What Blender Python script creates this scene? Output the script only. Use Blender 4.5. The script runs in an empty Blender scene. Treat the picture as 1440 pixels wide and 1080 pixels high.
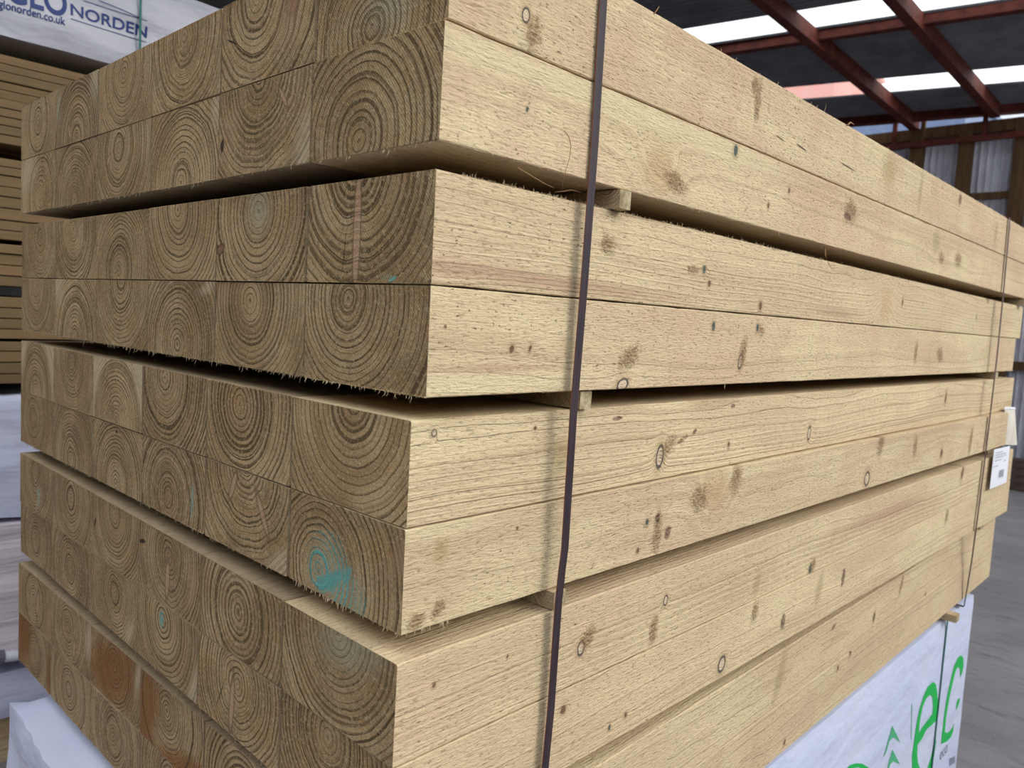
import bpy, math, random
from mathutils import Vector, Matrix, Euler, noise
random.seed(7)
PI = math.pi
scn = bpy.context.scene
COL = scn.collection

# ------------------------------------------------------------------ camera
CAM_LOC = Vector((0.5265, -0.4409, 0.7369))
CAM_ROT = Euler((1.4872, -0.0559, 0.7618), 'XYZ')
FPX = 1095.06
cam_d = bpy.data.cameras.new('camera')
cam_d.sensor_width = 36.0
cam_d.lens = FPX / 1440.0 * 36.0
cam_d.clip_start = 0.02
cam_d.clip_end = 200
cam_d.dof.use_dof = True
cam_d.dof.focus_distance = 0.95
cam_d.dof.aperture_fstop = 9.0
cam = bpy.data.objects.new('camera', cam_d)
COL.objects.link(cam)
cam.location = CAM_LOC
cam.rotation_euler = CAM_ROT
scn.camera = cam
CR = CAM_ROT.to_matrix()

# ------------------------------------------------------------------ light
world = bpy.data.worlds.new('overcast_sky')
scn.world = world
world.use_nodes = True
wn = world.node_tree
bg = wn.nodes['Background']
bg.inputs[0].default_value = (0.95, 0.97, 1.0, 1)
bg.inputs[1].default_value = 2.0
sun_d = bpy.data.lights.new('soft_daylight', 'SUN')
sun_d.energy = 1.35
sun_d.angle = math.radians(24)
sun_d.color = (1.0, 0.95, 0.87)
sun = bpy.data.objects.new('soft_daylight', sun_d)
COL.objects.link(sun)
sun.rotation_euler = Vector((1.0, 0.40, 0.62)).to_track_quat('Z', 'Y').to_euler()

vs = scn.view_settings
vs.view_transform = 'Standard'
vs.look = 'None'
vs.exposure = 0.0
vs.gamma = 1.0
vs.use_curve_mapping = False


# ------------------------------------------------------------------ survey helpers
def ray(u, v):
    return CR @ Vector(((u - 720) / FPX, -(v - 540) / FPX, -1.0))


def on_axis(u, v, axis, val):
    d = ray(u, v)
    return CAM_LOC + d * ((val - CAM_LOC[axis]) / d[axis])


def on_plane(u, v, p0, n):
    d = ray(u, v)
    return CAM_LOC + d * ((p0 - CAM_LOC).dot(n) / d.dot(n))


# ------------------------------------------------------------------ mesh helpers
class MB:
    def __init__(self):
        self.v = []; self.f = []; self.m = []

    def add(self, vs_, fs, mi=0):
        b = len(self.v)
        self.v += [tuple(p) for p in vs_]
        for f in fs:
            self.f.append(tuple(b + i for i in f)); self.m.append(mi)

    def box(self, a, b, mi=0, M=None):
        x0, y0, z0 = a; x1, y1, z1 = b
        P = [Vector(p) for p in ((x0, y0, z0), (x1, y0, z0), (x1, y1, z0), (x0, y1, z0), (x0, y0, z1), (x1, y0, z1), (x1, y1, z1), (x0, y1, z1))]
        if M is not None: P = [M @ p for p in P]
        self.add(P, [(0, 3, 2, 1), (4, 5, 6, 7), (0, 1, 5, 4), (1, 2, 6, 5), (2, 3, 7, 6), (3, 0, 4, 7)], mi)

    def beam(self, a, b, w, h, up=Vector((0, 0, 1)), mi=0, off=0.0):
        a = Vector(a); b = Vector(b)
        d = (b - a).normalized(); s = d.cross(up).normalized(); t = s.cross(d).normalized()
        P = []
        for e in (a, b):
            for i, j in ((-1, -1), (1, -1), (1, 1), (-1, 1)):
                P.append(e + s * (w / 2 * i) + t * (h / 2 * j + off))
        self.add(P, [(0, 1, 2, 3), (7, 6, 5, 4), (0, 4, 5, 1), (1, 5, 6, 2), (2, 6, 7, 3), (3, 7, 4, 0)], mi)

    def tube(self, pts, r0, r1=None, n=5, mi=0):
        r1 = r0 if r1 is None else r1
        pts = [Vector(p) for p in pts]
        P = []; F = []
        for k, p in enumerate(pts):
            d = (pts[min(k + 1, len(pts) - 1)] - pts[max(k - 1, 0)]).normalized()
            s = d.orthogonal().normalized(); t = d.cross(s)
            r = r0 + (r1 - r0) * k / (len(pts) - 1)
            for j in range(n):
                a = 2 * PI * j / n
                P.append(p + s * math.cos(a) * r + t * math.sin(a) * r)
        for k in range(len(pts) - 1):
            for j in range(n):
                F.append((k * n + j, k * n + (j + 1) % n, (k + 1) * n + (j + 1) % n, (k + 1) * n + j))
        F.append(tuple(range(n - 1, -1, -1))); F.append(tuple((len(pts) - 1) * n + j for j in range(n)))
        self.add(P, F, mi)

    def build(self, name, mats, parent=None, smooth=False):
        me = bpy.data.meshes.new(name)
        me.from_pydata(self.v, [], self.f)
        if not isinstance(mats, (list, tuple)): mats = [mats]
        for m in mats: me.materials.append(m)
        for p, mi in zip(me.polygons, self.m):
            p.material_index = mi; p.use_smooth = smooth
        me.update()
        o = bpy.data.objects.new(name, me)
        COL.objects.link(o)
        if parent is not None: o.parent = parent
        return o


def tag(o, label, cat, group=None):
    o['label'] = label; o['category'] = cat
    if group: o['group'] = group
    return o


def struct(o, label=None):
    o['kind'] = 'structure'
    if label: o['label'] = label
    return o


def empty(name, loc=(0, 0, 0)):
    o = bpy.data.objects.new(name, None); COL.objects.link(o); o.location = loc
    o.empty_display_size = .05
    return o


# ------------------------------------------------------------------ node helpers
class NT:
    def __init__(self, tree):
        self.t = tree

    def node(self, typ, **kw):
        n = self.t.nodes.new(typ)
        for k, v in kw.items(): setattr(n, k, v)
        return n

    def link(self, a, b): self.t.links.new(a, b)

    def put(self, sock, v):
        if v is None: return
        if isinstance(v, bpy.types.NodeSocket): self.link(v, sock)
        else:
            if hasattr(sock.default_value, '__len__') and not hasattr(v, '__len__'): v = (v,) * len(sock.default_value)
            if hasattr(sock.default_value, '__len__') and len(sock.default_value) == 4 and len(v) == 3: v = (*v, 1)
            sock.default_value = v

    def m(self, op, a, b=None, c=None, clamp=False):
        n = self.node('ShaderNodeMath', operation=op, use_clamp=clamp)
        self.put(n.inputs[0], a); self.put(n.inputs[1], b); self.put(n.inputs[2], c)
        return n.outputs[0]

    def vm(self, op, a, b=None):
        n = self.node('ShaderNodeVectorMath', operation=op)
        self.put(n.inputs[0], a); self.put(n.inputs[1], b)
        return n.outputs[0]

    def noise(self, vec, scale, detail=2, rough=.5, col=False, dim='3D', w=None):
        n = self.node('ShaderNodeTexNoise', noise_dimensions=dim)
        if vec is not None and dim != '1D': self.put(n.inputs['Vector'], vec)
        if w is not None: self.put(n.inputs['W'], w)
        n.inputs['Scale'].default_value = scale; n.inputs['Detail'].default_value = detail
        n.inputs['Roughness'].default_value = rough
        return n.outputs['Color' if col else 'Fac']

    def sstep(self, x, a, b, lo=0., hi=1.):
        n = self.node('ShaderNodeMapRange', interpolation_type='SMOOTHSTEP')
        self.put(n.inputs[0], x)
        self.put(n.inputs[1], a); self.put(n.inputs[2], b); self.put(n.inputs[3], lo); self.put(n.inputs[4], hi)
        return n.outputs[0]

    def mix(self, f, a, b, mode='MIX'):
        n = self.node('ShaderNodeMix', data_type='RGBA', blend_type=mode)
        self.put(n.inputs[0], f); self.put(n.inputs[6], a); self.put(n.inputs[7], b)
        return n.outputs[2]

    def sep(self, v):
        n = self.node('ShaderNodeSeparateXYZ'); self.put(n.inputs[0], v); return n.outputs

    def comb(self, x, y, z):
        n = self.node('ShaderNodeCombineXYZ')
        for i, q in enumerate((x, y, z)): self.put(n.inputs[i], q)
        return n.outputs[0]


def new_group(name, ins, outs):
    g = bpy.data.node_groups.new(name, 'ShaderNodeTree')
    for n, t, d in ins:
        s = g.interface.new_socket(name=n, in_out='INPUT', socket_type='NodeSocket' + t)
        if d is not None: s.default_value = d
    for n, t in outs: g.interface.new_socket(name=n, in_out='OUTPUT', socket_type='NodeSocket' + t)
    T = NT(g)
    gi = T.node('NodeGroupInput').outputs; go = T.node('NodeGroupOutput').inputs
    return g, T, gi, go


# blob: soft noisy ellipse on a face
G_BLOB, T, gi, go = new_group('patch', [('U', 'Float', 0), ('V', 'Float', 0), ('CU', 'Float', 0), ('CV', 'Float', 0), ('Angle', 'Float', 0),
                                        ('RU', 'Float', .01), ('RV', 'Float', .01), ('Soft', 'Float', .3), ('Rough', 'Float', .3)],
                              [('Mask', 'Float'), ('Rim', 'Float'), ('Push', 'Float'), ('D', 'Float')])
du = T.m('SUBTRACT', gi['U'], gi['CU']); dv = T.m('SUBTRACT', gi['V'], gi['CV'])
ca = T.m('COSINE', gi['Angle']); sa = T.m('SINE', gi['Angle'])
a_ = T.m('DIVIDE', T.m('ADD', T.m('MULTIPLY', du, ca), T.m('MULTIPLY', dv, sa)), gi['RU'])
b_ = T.m('DIVIDE', T.m('SUBTRACT', T.m('MULTIPLY', dv, ca), T.m('MULTIPLY', du, sa)), gi['RV'])
d_ = T.m('SQRT', T.m('ADD', T.m('MULTIPLY', a_, a_), T.m('MULTIPLY', b_, b_)))
nz = T.noise(T.comb(gi['U'], gi['V'], gi['CU']), 140, 3, .65)
d2_ = T.m('ADD', d_, T.m('MULTIPLY', T.m('SUBTRACT', nz, .5), T.m('MULTIPLY', gi['Rough'], 2.2)))
T.link(T.sstep(d2_, T.m('SUBTRACT', 1., gi['Soft']), T.m('ADD', 1., gi['Soft']), 1., 0.), go['Mask'])
T.link(T.sstep(T.m('ABSOLUTE', T.m('SUBTRACT', d2_, .93)), .06, .3, 1., 0.), go['Rim'])
T.link(T.m('MULTIPLY', T.m('POWER', 2.718, T.m('MULTIPLY', T.m('MULTIPLY', d_, d_), -.35)), gi['RV']), go['Push'])
T.link(d_, go['D'])


def ring_field(T, P, px, pz, push, spacing, warp_amt, seed):
    s = T.sep(P)
    Ps = T.vm('ADD', P, T.comb(seed, T.m('MULTIPLY', seed, 1.7), 0.))
    w = T.sep(T.noise(T.vm('MULTIPLY', Ps, (6., 1.1, 6.)), 1.0, 2, .5, col=True))
    w2 = T.sep(T.noise(T.vm('MULTIPLY', Ps, (34., 4., 34.)), 1.0, 2, .5, col=True))
    def wj(k): return T.m('ADD', T.m('MULTIPLY', T.m('SUBTRACT', w[k], .5), T.m('MULTIPLY', warp_amt, 2.)), T.m('MULTIPLY', T.m('SUBTRACT', w2[k], .5), T.m('MULTIPLY', warp_amt, .75)))
    dx = T.m('ADD', T.m('SUBTRACT', s[0], px), wj(0)); dz = T.m('ADD', T.m('SUBTRACT', s[2], pz), wj(2))
    r = T.m('SQRT', T.m('ADD', T.m('MULTIPLY', dx, dx), T.m('MULTIPLY', dz, dz)))
    r = T.m('ADD', r, push)
    q0 = T.m('DIVIDE', r, spacing)
    q = T.m('ADD', q0, T.m('MULTIPLY', T.noise(None, 1.3, 1, .5, dim='1D', w=T.m('ADD', q0, seed)), 1.1))
    fr = T.m('FRACT', q); fl = T.m('FLOOR', q)
    var = T.noise(None, 3.7, 0, .5, dim='1D', w=T.m('ADD', fl, seed))
    prof = T.m('MULTIPLY', T.sstep(fr, .42, .90), T.sstep(fr, .95, 1.0, 1., 0.))
    return r, prof, var, fr


# ---- sawn end grain
G_END, T, gi, go = new_group('end_grain', [('Vector', 'Vector', None), ('Seed', 'Float', 0), ('PX', 'Float', 0), ('PZ', 'Float', 0), ('Push', 'Float', 0),
                                          ('Spacing', 'Float', .006), ('Sap', 'Float', .3), ('Warp', 'Float', .006), ('Tone', 'Float', 0)],
                             [('Color', 'Color'), ('Height', 'Float'), ('Prof', 'Float')])
P = gi['Vector']; s = T.sep(P)
P0 = T.comb(s[0], 0., s[2])
r, prof, var, fr = ring_field(T, P0, gi['PX'], gi['PZ'], gi['Push'], gi['Spacing'], gi['Warp'], gi['Seed'])
Pn = T.vm('ADD', P0, T.comb(0., gi['Seed'], 0.))
mott = T.noise(Pn, 9, 4, .6); mott2 = T.noise(Pn, 26, 3, .6); fine = T.noise(Pn, 900, 2, .7); med = T.noise(Pn, 260, 3, .7)
base = T.mix(T.sstep(mott, .32, .68), (.31, .205, .105), (.48, .35, .20))
base = T.mix(T.m('MULTIPLY', T.sstep(mott2, .5, .75), .6), base, (.42, .255, .11))
mott3 = T.noise(Pn, 14, 3, .6); rad = T.noise(None, 22., 2, .6, dim='1D', w=T.m('ADD', r, gi['Seed']))
base = T.mix(T.sstep(mott3, .52, .72, 0., .6), base, (.21, .15, .075))
base = T.mix(T.sstep(rad, .5, .72, 0., .55), base, (.26, .165, .075))
late = T.mix(mott2, (.075, .045, .019), (.135, .088, .040))
amt = T.m('MULTIPLY', prof, T.m('ADD', .55, T.m('MULTIPLY', var, .75)), clamp=True)
c = T.mix(amt, base, late)
light = T.m('MULTIPLY', T.sstep(fr, .0, .14, 1., 0.), .22)
c = T.mix(light, c, (.58, .47, .28))
c = T.mix(T.sstep(r, gi['Sap'], T.m('ADD', gi['Sap'], .028), 0., .72), c, T.mix(T.m('MULTIPLY', prof, .6), (.64, .53, .34), (.36, .28, .16)))
# pith
c = T.mix(T.sstep(r, .0012, .0034, .9, 0.), c, (.05, .028, .012))
c = T.mix(T.sstep(r, .003, .011, .35, 0.), c, (.42, .30, .17))
# faint radial rays and saw scratches
d1 = T.m('ADD', T.m('MULTIPLY', s[0], .77), T.m('MULTIPLY', s[2], .64))
scr = T.m('SINE', T.m('ADD', T.m('MULTIPLY', d1, 2400.), T.m('MULTIPLY', mott, 9.)))
c = T.mix(T.m('MULTIPLY', T.sstep(scr, .1, 1.), .20), c, (.10, .07, .035))
c = T.mix(T.sstep(fine, .60, .72, 0., .6), c, (.66, .60, .46))
c = T.mix(T.sstep(fine, .40, .26, 0., .75), c, (.06, .04, .02))
c = T.mix(T.sstep(med, .52, .70, 0., .45), c, (.60, .49, .30))
c = T.mix(T.sstep(med, .46, .30, 0., .5), c, (.11, .07, .032))
# rough lighter arris
ex = T.m('SUBTRACT', .1, T.m('ABSOLUTE', s[0])); ez = T.m('SUBTRACT', .0495, T.m('ABSOLUTE', s[2]))
e = T.m('ADD', T.m('MINIMUM', ex, ez), T.m('MULTIPLY', T.m('SUBTRACT', med, .5), .004))
c = T.mix(T.sstep(e, .0003, .0018, .2, 0.), c, (.45, .35, .2))
hs = T.node('ShaderNodeHueSaturation'); T.put(hs.inputs['Color'], c); T.put(hs.inputs['Value'], T.m('ADD', 1.2, gi['Tone']))
hs.inputs['Saturation'].default_value = 1.05
T.link(hs.outputs[0], go['Color'])
h = T.m('ADD', T.m('MULTIPLY', prof, .5), T.m('ADD', T.m('MULTIPLY', med, .9), T.m('ADD', T.m('MULTIPLY', fine, .6), T.m('MULTIPLY', scr, .12))))
T.link(h, go['Height']); T.link(prof, go['Prof'])

# ---- sawn long faces
G_SIDE, T, gi, go = new_group('sawn_face', [('Vector', 'Vector', None), ('Seed', 'Float', 0), ('PX', 'Float', 0), ('PZ', 'Float', 0), ('Push', 'Float', 0),
                                           ('Spacing', 'Float', .006), ('Pink', 'Float', .4), ('Grain', 'Float', .5), ('Speck', 'Float', .5), ('Tone', 'Float', 0)],
                              [('Color', 'Color'), ('Height', 'Float')])
P = gi['Vector']; s = T.sep(P)
r, prof, var, fr = ring_field(T, P, gi['PX'], gi['PZ'], gi['Push'], gi['Spacing'], .012, gi['Seed'])
Pn = T.vm('ADD', P, T.comb(0., T.m('MULTIPLY', gi['Seed'], 3.1), gi['Seed']))
big = T.noise(T.vm('MULTIPLY', Pn, (9., 2.2, 13.)), 1., 4, .6)
big2 = T.noise(T.vm('MULTIPLY', Pn, (5., 7., 5.)), 1., 3, .6)
streak = T.noise(T.vm('MULTIPLY', Pn, (90., 2.2, 90.)), 1., 3, .6)
fib = T.noise(T.vm('MULTIPLY', Pn, (700., 60., 700.)), 1., 3, .65)
med = T.noise(T.vm('MULTIPLY', Pn, (400., 95., 400.)), 1., 3, .7)
spk = T.noise(T.vm('MULTIPLY', Pn, (420., 150., 420.)), 1., 2, .5)
base = T.mix(T.sstep(big, .35, .65), (.78, .63, .365), (.67, .51, .30))
base = T.mix(T.m('MULTIPLY', T.sstep(T.m('ADD', big2, T.m('MULTIPLY', T.m('SUBTRACT', streak, .5), .35)), .42, .62), gi['Pink']), base, (.68, .47, .295))
base = T.mix(T.sstep(streak, .5, .8, 0., .35), base, (.60, .49, .28))
base = T.mix(T.sstep(big2, .62, .78, 0., .35), base, (.50, .40, .21))
gmod = T.sstep(T.noise(T.vm('MULTIPLY', Pn, (12., 3., 12.)), 1., 2, .5), .38, .62, .25, 1.)
amt = T.m('MULTIPLY', T.m('MULTIPLY', T.m('MULTIPLY', prof, T.m('ADD', .2, T.m('MULTIPLY', var, .8))), gi['Grain']), gmod)
c = T.mix(amt, base, (.44, .31, .155))
c = T.mix(T.sstep(fib, .42, .25, 0., .55), c, (.42, .30, .15))
c = T.mix(T.sstep(fib, .58, .75, 0., .45), c, (.86, .74, .50))
c = T.mix(T.m('MULTIPLY', T.sstep(med, .46, .30), .8), c, (.37, .26, .13))
zone = T.sstep(T.noise(T.vm('MULTIPLY', Pn, (14., 7., 14.)), 1., 2, .5), .42, .6)
c = T.mix(T.m('MULTIPLY', T.m('MULTIPLY', T.sstep(spk, .66, .71), gi['Speck']), T.m('ADD', .25, zone)), c, (.20, .13, .06))
# faint vertical band-saw chatter
saw = T.m('SINE', T.m('ADD', T.m('MULTIPLY', s[1], 1500.), T.m('MULTIPLY', big2, 8.)))
hs = T.node('ShaderNodeHueSaturation'); T.put(hs.inputs['Color'], c); T.put(hs.inputs['Value'], T.m('ADD', 1., gi['Tone']))
hs.inputs['Saturation'].default_value = .93
T.link(hs.outputs[0], go['Color'])
h = T.m('ADD', T.m('MULTIPLY', prof, T.m('MULTIPLY', gi['Grain'], .7)), T.m('ADD', T.m('MULTIPLY', med, .9), T.m('ADD', T.m('MULTIPLY', fib, .55), T.m('MULTIPLY', saw, .0))))
T.link(h, go['Height'])


def grp(T, g, **kw):
    n = T.node('ShaderNodeGroup'); n.node_tree = g
    for k, v in kw.items(): T.put(n.inputs[k], v)
    return n.outputs


def mat_base(name, rough=.8, spec=.3):
    m = bpy.data.materials.new(name); m.use_nodes = True
    T = NT(m.node_tree)
    b = m.node_tree.nodes['Principled BSDF']
    b.inputs['Roughness'].default_value = rough
    b.inputs['Specular IOR Level'].default_value = spec
    return m, T, b


def bump(T, b, h, dist, strength=1.0):
    n = T.node('ShaderNodeBump'); n.inputs['Distance'].default_value = dist; n.inputs['Strength'].default_value = strength
    T.put(n.inputs['Height'], h); T.link(n.outputs[0], b.inputs['Normal'])


def objco(T): return T.node('ShaderNodeTexCoord').outputs['Object']


def end_mat(idx, px, pz, spacing, sap, warp, tone, feats):
    """feats: (kind, u, v, angle, ru, rv) in metres on the end face"""
    m, T, b = mat_base('sawn_end_grain', .85, .2)
    P = objco(T); s = T.sep(P)
    push = 0.; blobs = []
    for (k, u, v, a, ru, rv) in feats:
        soft, rough = {'paint': (.5, .6), 'stain': (.55, .5), 'knot': (.12, .12), 'pale': (.85, .3), 'solid': (.35, .7), 'spike': (.25, .1), 'hole': (.3, .3), 'teal': (.9, .5), 'pink': (.7, .5), 'crack': (.3, .1)}[k]
        o = grp(T, G_BLOB, U=s[0], V=s[2], CU=u, CV=v, Angle=a, RU=ru, RV=rv, Soft=soft, Rough=rough)
        blobs.append((k, o))
        if k in ('knot', 'spike'):
            push = T.m('ADD', push, T.m('MULTIPLY', o['Push'], .8 if k == 'knot' else .7))
    o = grp(T, G_END, Vector=P, Seed=idx * 1.37 + 3, PX=px, PZ=pz, Push=push, Spacing=spacing, Sap=sap, Warp=warp, Tone=tone)
    c = o['Color']
    dk = T.m('MULTIPLY', o['Prof'], .7)
    for k, q in blobs:
        if k == 'paint':
            st = T.m('ADD', T.noise(T.vm('MULTIPLY', P, (500., 0., 500.)), 1., 3, .8), T.m('MULTIPLY', T.m('SUBTRACT', o['Prof'], .4), .22))
            c = T.mix(T.m('MULTIPLY', q['Mask'], T.sstep(st, .40, .56)), c, (.16, .48, .44))
        elif k == 'solid': c = T.mix(T.m('MULTIPLY', q['Mask'], T.sstep(T.noise(T.vm('MULTIPLY', P, (420., 0., 420.)), 1., 3, .8), .36, .5)), c, (.13, .43, .38))
        elif k == 'teal': c = T.mix(T.m('MULTIPLY', q['Mask'], .4), c, T.mix(dk, (.40, .47, .34), (.2, .2, .13)))
        elif k == 'stain': c = T.mix(T.m('MULTIPLY', q['Mask'], T.m('SUBTRACT', .85, T.m('MULTIPLY', dk, .3))), c, T.mix(dk, (.30, .125, .03), (.11, .04, .012)))
        elif k == 'pale': c = T.mix(T.m('MULTIPLY', q['Mask'], .7), c, T.mix(dk, (.66, .55, .36), (.36, .28, .16)))
        elif k == 'pink': c = T.mix(T.m('MULTIPLY', q['Mask'], .7), c, T.mix(dk, (.50, .32, .18), (.26, .15, .08)))
        elif k == 'knot':
            c = T.mix(q['Mask'], c, T.mix(T.sstep(T.m('SINE', T.m('MULTIPLY', q['D'], 22.)), -.2, .9), (.34, .20, .10), (.2, .11, .055)))
            c = T.mix(T.m('MULTIPLY', q['Rim'], .6), c, (.06, .035, .02))
        elif k == 'spike':
            c = T.mix(T.m('MULTIPLY', q['Mask'], .9), c, (.52, .34, .20)); c = T.mix(T.m('MULTIPLY', q['Rim'], .55), c, (.1, .06, .03))
        elif k in ('hole', 'crack'): c = T.mix(T.m('MULTIPLY', q['Mask'], .9), c, (.02, .015, .01))
    T.link(c, b.inputs['Base Color'])
    bump(T, b, o['Height'], .0024, 1.)
    return m


def side_mat(idx, px, pz, spacing, pink, grain, speck, tone, feats):
    m, T, b = mat_base('sawn_softwood_face', .8, .2)
    P = objco(T); s = T.sep(P)
    push = 0.; blobs = []
    for (k, u, v, a, ru, rv) in feats:
        soft, rough = {'knot': (.12, .12), 'small': (.25, .3), 'teal': (.25, .35), 'rough': (.6, .8), 'stain': (.6, .7), 'dark': (.3, .7), 'streak': (.8, .3), 'yellow': (.8, .4), 'crack': (.3, .3), 'swirl': (.6, .3)}[k]
        o = grp(T, G_BLOB, U=s[1], V=s[2], CU=u, CV=v, Angle=a, RU=ru, RV=rv, Soft=soft, Rough=rough)
        blobs.append((k, o))
        if k in ('knot', 'small', 'teal', 'swirl'): push = T.m('ADD', push, T.m('MULTIPLY', o['Push'], {'knot': 1.5, 'swirl': .9}.get(k, 1.0)))
    o = grp(T, G_SIDE, Vector=P, Seed=idx * 2.11 + 1, PX=px, PZ=pz, Push=push, Spacing=spacing, Pink=pink, Grain=grain, Speck=speck, Tone=tone)
    c = o['Color']; h = o['Height']
    nf = T.noise(T.vm('MULTIPLY', P, (300., 160., 420.)), 1., 3, .7)
    for k, q in blobs:
        if k == 'knot':
            c = T.mix(T.m('MULTIPLY', T.sstep(q['D'], .9, 2.3, 1., 0.), .45), c, (.42, .27, .13))
            c = T.mix(q['Mask'], c, T.mix(T.sstep(T.m('SINE', T.m('MULTIPLY', q['D'], 17.)), -.3, .8), (.76, .62, .45), (.58, .43, .28)))
            c = T.mix(T.m('MULTIPLY', q['Rim'], .9), c, (.07, .06, .055))
        elif k in ('small', 'teal'):
            c = T.mix(T.m('MULTIPLY', T.sstep(q['D'], .8, 2.8, 1., 0.), .45), c, (.36, .24, .12))
            c = T.mix(q['Mask'], c, (.20, .12, .065) if k == 'small' else (.10, .13, .11))
        elif k == 'rough':
            c = T.mix(T.m('MULTIPLY', q['Mask'], T.sstep(nf, .38, .62, .95, .4)), c, (.28, .17, .08)); h = T.m('ADD', h, T.m('MULTIPLY', q['Mask'], T.m('MULTIPLY', nf, 1.6)))
        elif k == 'swirl':
            c = T.mix(T.m('MULTIPLY', q['Mask'], .5), c, (.56, .36, .18))
        elif k == 'stain': c = T.mix(T.m('MULTIPLY', q['Mask'], .5), c, (.36, .27, .11))
        elif k == 'dark': c = T.mix(T.m('MULTIPLY', q['Mask'], T.sstep(nf, .35, .6, 1., .6)), c, (.12, .06, .045))
        elif k == 'streak': c = T.mix(T.m('MULTIPLY', q['Mask'], .5), c, (.40, .24, .16))
        elif k == 'yellow': c = T.mix(T.m('MULTIPLY', q['Mask'], .6), c, (.80, .69, .42))
        elif k == 'crack': c = T.mix(T.m('MULTIPLY', q['Mask'], .9), c, (.06, .04, .02))
    T.link(c, b.inputs['Base Color'])
    bump(T, b, h, .0026, 1.)
    return m


def simple_mat(name, color, rough=.6, spec=.4, metallic=0., nscale=None, c2=None, bdist=.001, stretch=(1, 1, 1)):
    m, T, b = mat_base(name, rough, spec)
    b.inputs['Metallic'].default_value = metallic
    if nscale:
        n = T.noise(T.vm('MULTIPLY', objco(T), stretch), nscale, 5, .65)
        T.link(T.mix(T.sstep(n, .35, .65), color, c2 or tuple(x * .7 for x in color)), b.inputs['Base Color'])
        bump(T, b, n, bdist)
    else: b.inputs['Base Color'].default_value = (*color, 1)
    return m


# ------------------------------------------------------------------ the setting
Z_GROUND = -0.80
Y_WALL = 10.0

m_conc, T, b = mat_base('worn_concrete', .75, .35)
P = objco(T)
n1 = T.noise(P, .9, 6, .65); n2 = T.noise(T.vm('MULTIPLY', P, (5., 14., 5.)), 1., 6, .72); n3 = T.noise(P, 60, 3, .6)
c = T.mix(T.sstep(n1, .35, .65), (.22, .21, .225), (.31, .30, .32))
c = T.mix(T.sstep(n2, .5, .72, 0., .75), c, (.13, .12, .135))
c = T.mix(T.sstep(n2, .36, .26, 0., .5), c, (.42, .41, .44))
c = T.mix(T.sstep(n3, .62, .75, 0., .4), c, (.38, .36, .37))
T.link(c, b.inputs['Base Color']); bump(T, b, T.m('ADD', n2, T.m('MULTIPLY', n3, .3)), .01)
mb = MB(); mb.box((-14, -12, Z_GROUND - .2), (16, 26, Z_GROUND))
struct(mb.build('floor', m_conc))

# roof: a lean-to of corrugated sheets on red steel, falling gently away from the camera
d1v = ray(-927, 355).normalized(); d2v = ray(1897, 668).normalized()
RN = d1v.cross(d2v).normalized()
if RN.z > 0: RN = -RN
RP = on_axis(1290, 165, 1, Y_WALL)


def rp(u, v, off=0.0):           # a point of the roof, off = metres below it
    return on_plane(u, v, RP, RN) + RN * off


def line_ext(a, b, t0, t1): return a + (b - a) * t0, a + (b - a) * t1


m_sheet = simple_mat('weathered_roof_sheet', (.24, .245, .27), .6, .4, 0., 3, (.17, .172, .20), .002)
m_red = simple_mat('red_oxide_steel', (.15, .034, .022), .7, .25, 0., 9, (.08, .018, .013), .002)
m_sky = bpy.data.materials.new('translucent_rooflight'); m_sky.use_nodes = True
T = NT(m_sky.node_tree); nt = m_sky.node_tree
nt.nodes.remove(nt.nodes['Principled BSDF'])
tr = T.node('ShaderNodeBsdfTransparent'); tl = T.node('ShaderNodeBsdfTranslucent'); mx = T.node('ShaderNodeMixShader')
tr.inputs[0].default_value = (.88, .92, .92, 1); tl.inputs[0].default_value = (.85, .88, .88, 1); mx.inputs[0].default_value = .12
T.link(tr.outputs[0], mx.inputs[1]); T.link(tl.outputs[0], mx.inputs[2]); T.link(mx.outputs[0], nt.nodes['Material Output'].inputs[0])


def corrugated(a0, a1, b0, b1, mat, name, pitch=.076, depth=.020, n_dir=None):
    """strip between edge a0-a1 and edge b0-b1, waves running along the edges"""
    w = ((a0 - b0).length + (a1 - b1).length) / 2
    n = max(4, int(w / pitch)) * 8
    mb = MB(); P = []; F = []
    for i in range(n + 1):
        s = i / n; o = n_dir * depth * math.sin(2 * PI * i / 8)
        P += [a0.lerp(b0, s) + o, a1.lerp(b1, s) + o]
    for i in range(n): F.append((2 * i, 2 * i + 1, 2 * i + 3, 2 * i + 2))
    mb.add(P, F)
    return mb.build(name, mat, smooth=True)


e1u = (rp(968, 40), rp(1200, 2.5)); e1l = (rp(1000, 60), rp(1280, 18))
e2u = (rp(1108, 123), rp(1440, 92)); e2l = (rp(1133, 138.5), rp(1440, 113.5))
ev = (rp(1192, 165), rp(1440, 144))


def xline(e, x):                 # extend an edge to a given x
    a, b = e; t = (x - a.x) / (b.x - a.x); return a + (b - a) * t


XL, XR = -6.5, 1.9
E = {k: (xline(e, XL), xline(e, XR)) for k, e in dict(e1u=e1u, e1l=e1l, e2u=e2u, e2l=e2l, ev=ev).items()}
back = -d2v * 7.6
o = corrugated(E['e1u'][0] + back, E['e1u'][1] + back, *E['e1u'], m_sheet, 'ceiling', n_dir=RN); struct(o)
o = corrugated(*E['e1u'], *E['e1l'], m_sky, 'rooflight_sheet', n_dir=RN, depth=.006); struct(o)
o = corrugated(*E['e1l'], *E['e2u'], m_sheet, 'ceiling', n_dir=RN); struct(o)
o = corrugated(*E['e2u'], *E['e2l'], m_sky, 'rooflight_sheet', n_dir=RN, depth=.006); struct(o)
o = corrugated(*E['e2l'], *E['ev'], m_sheet, 'ceiling', n_dir=RN); struct(o)
up = -RN


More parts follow.
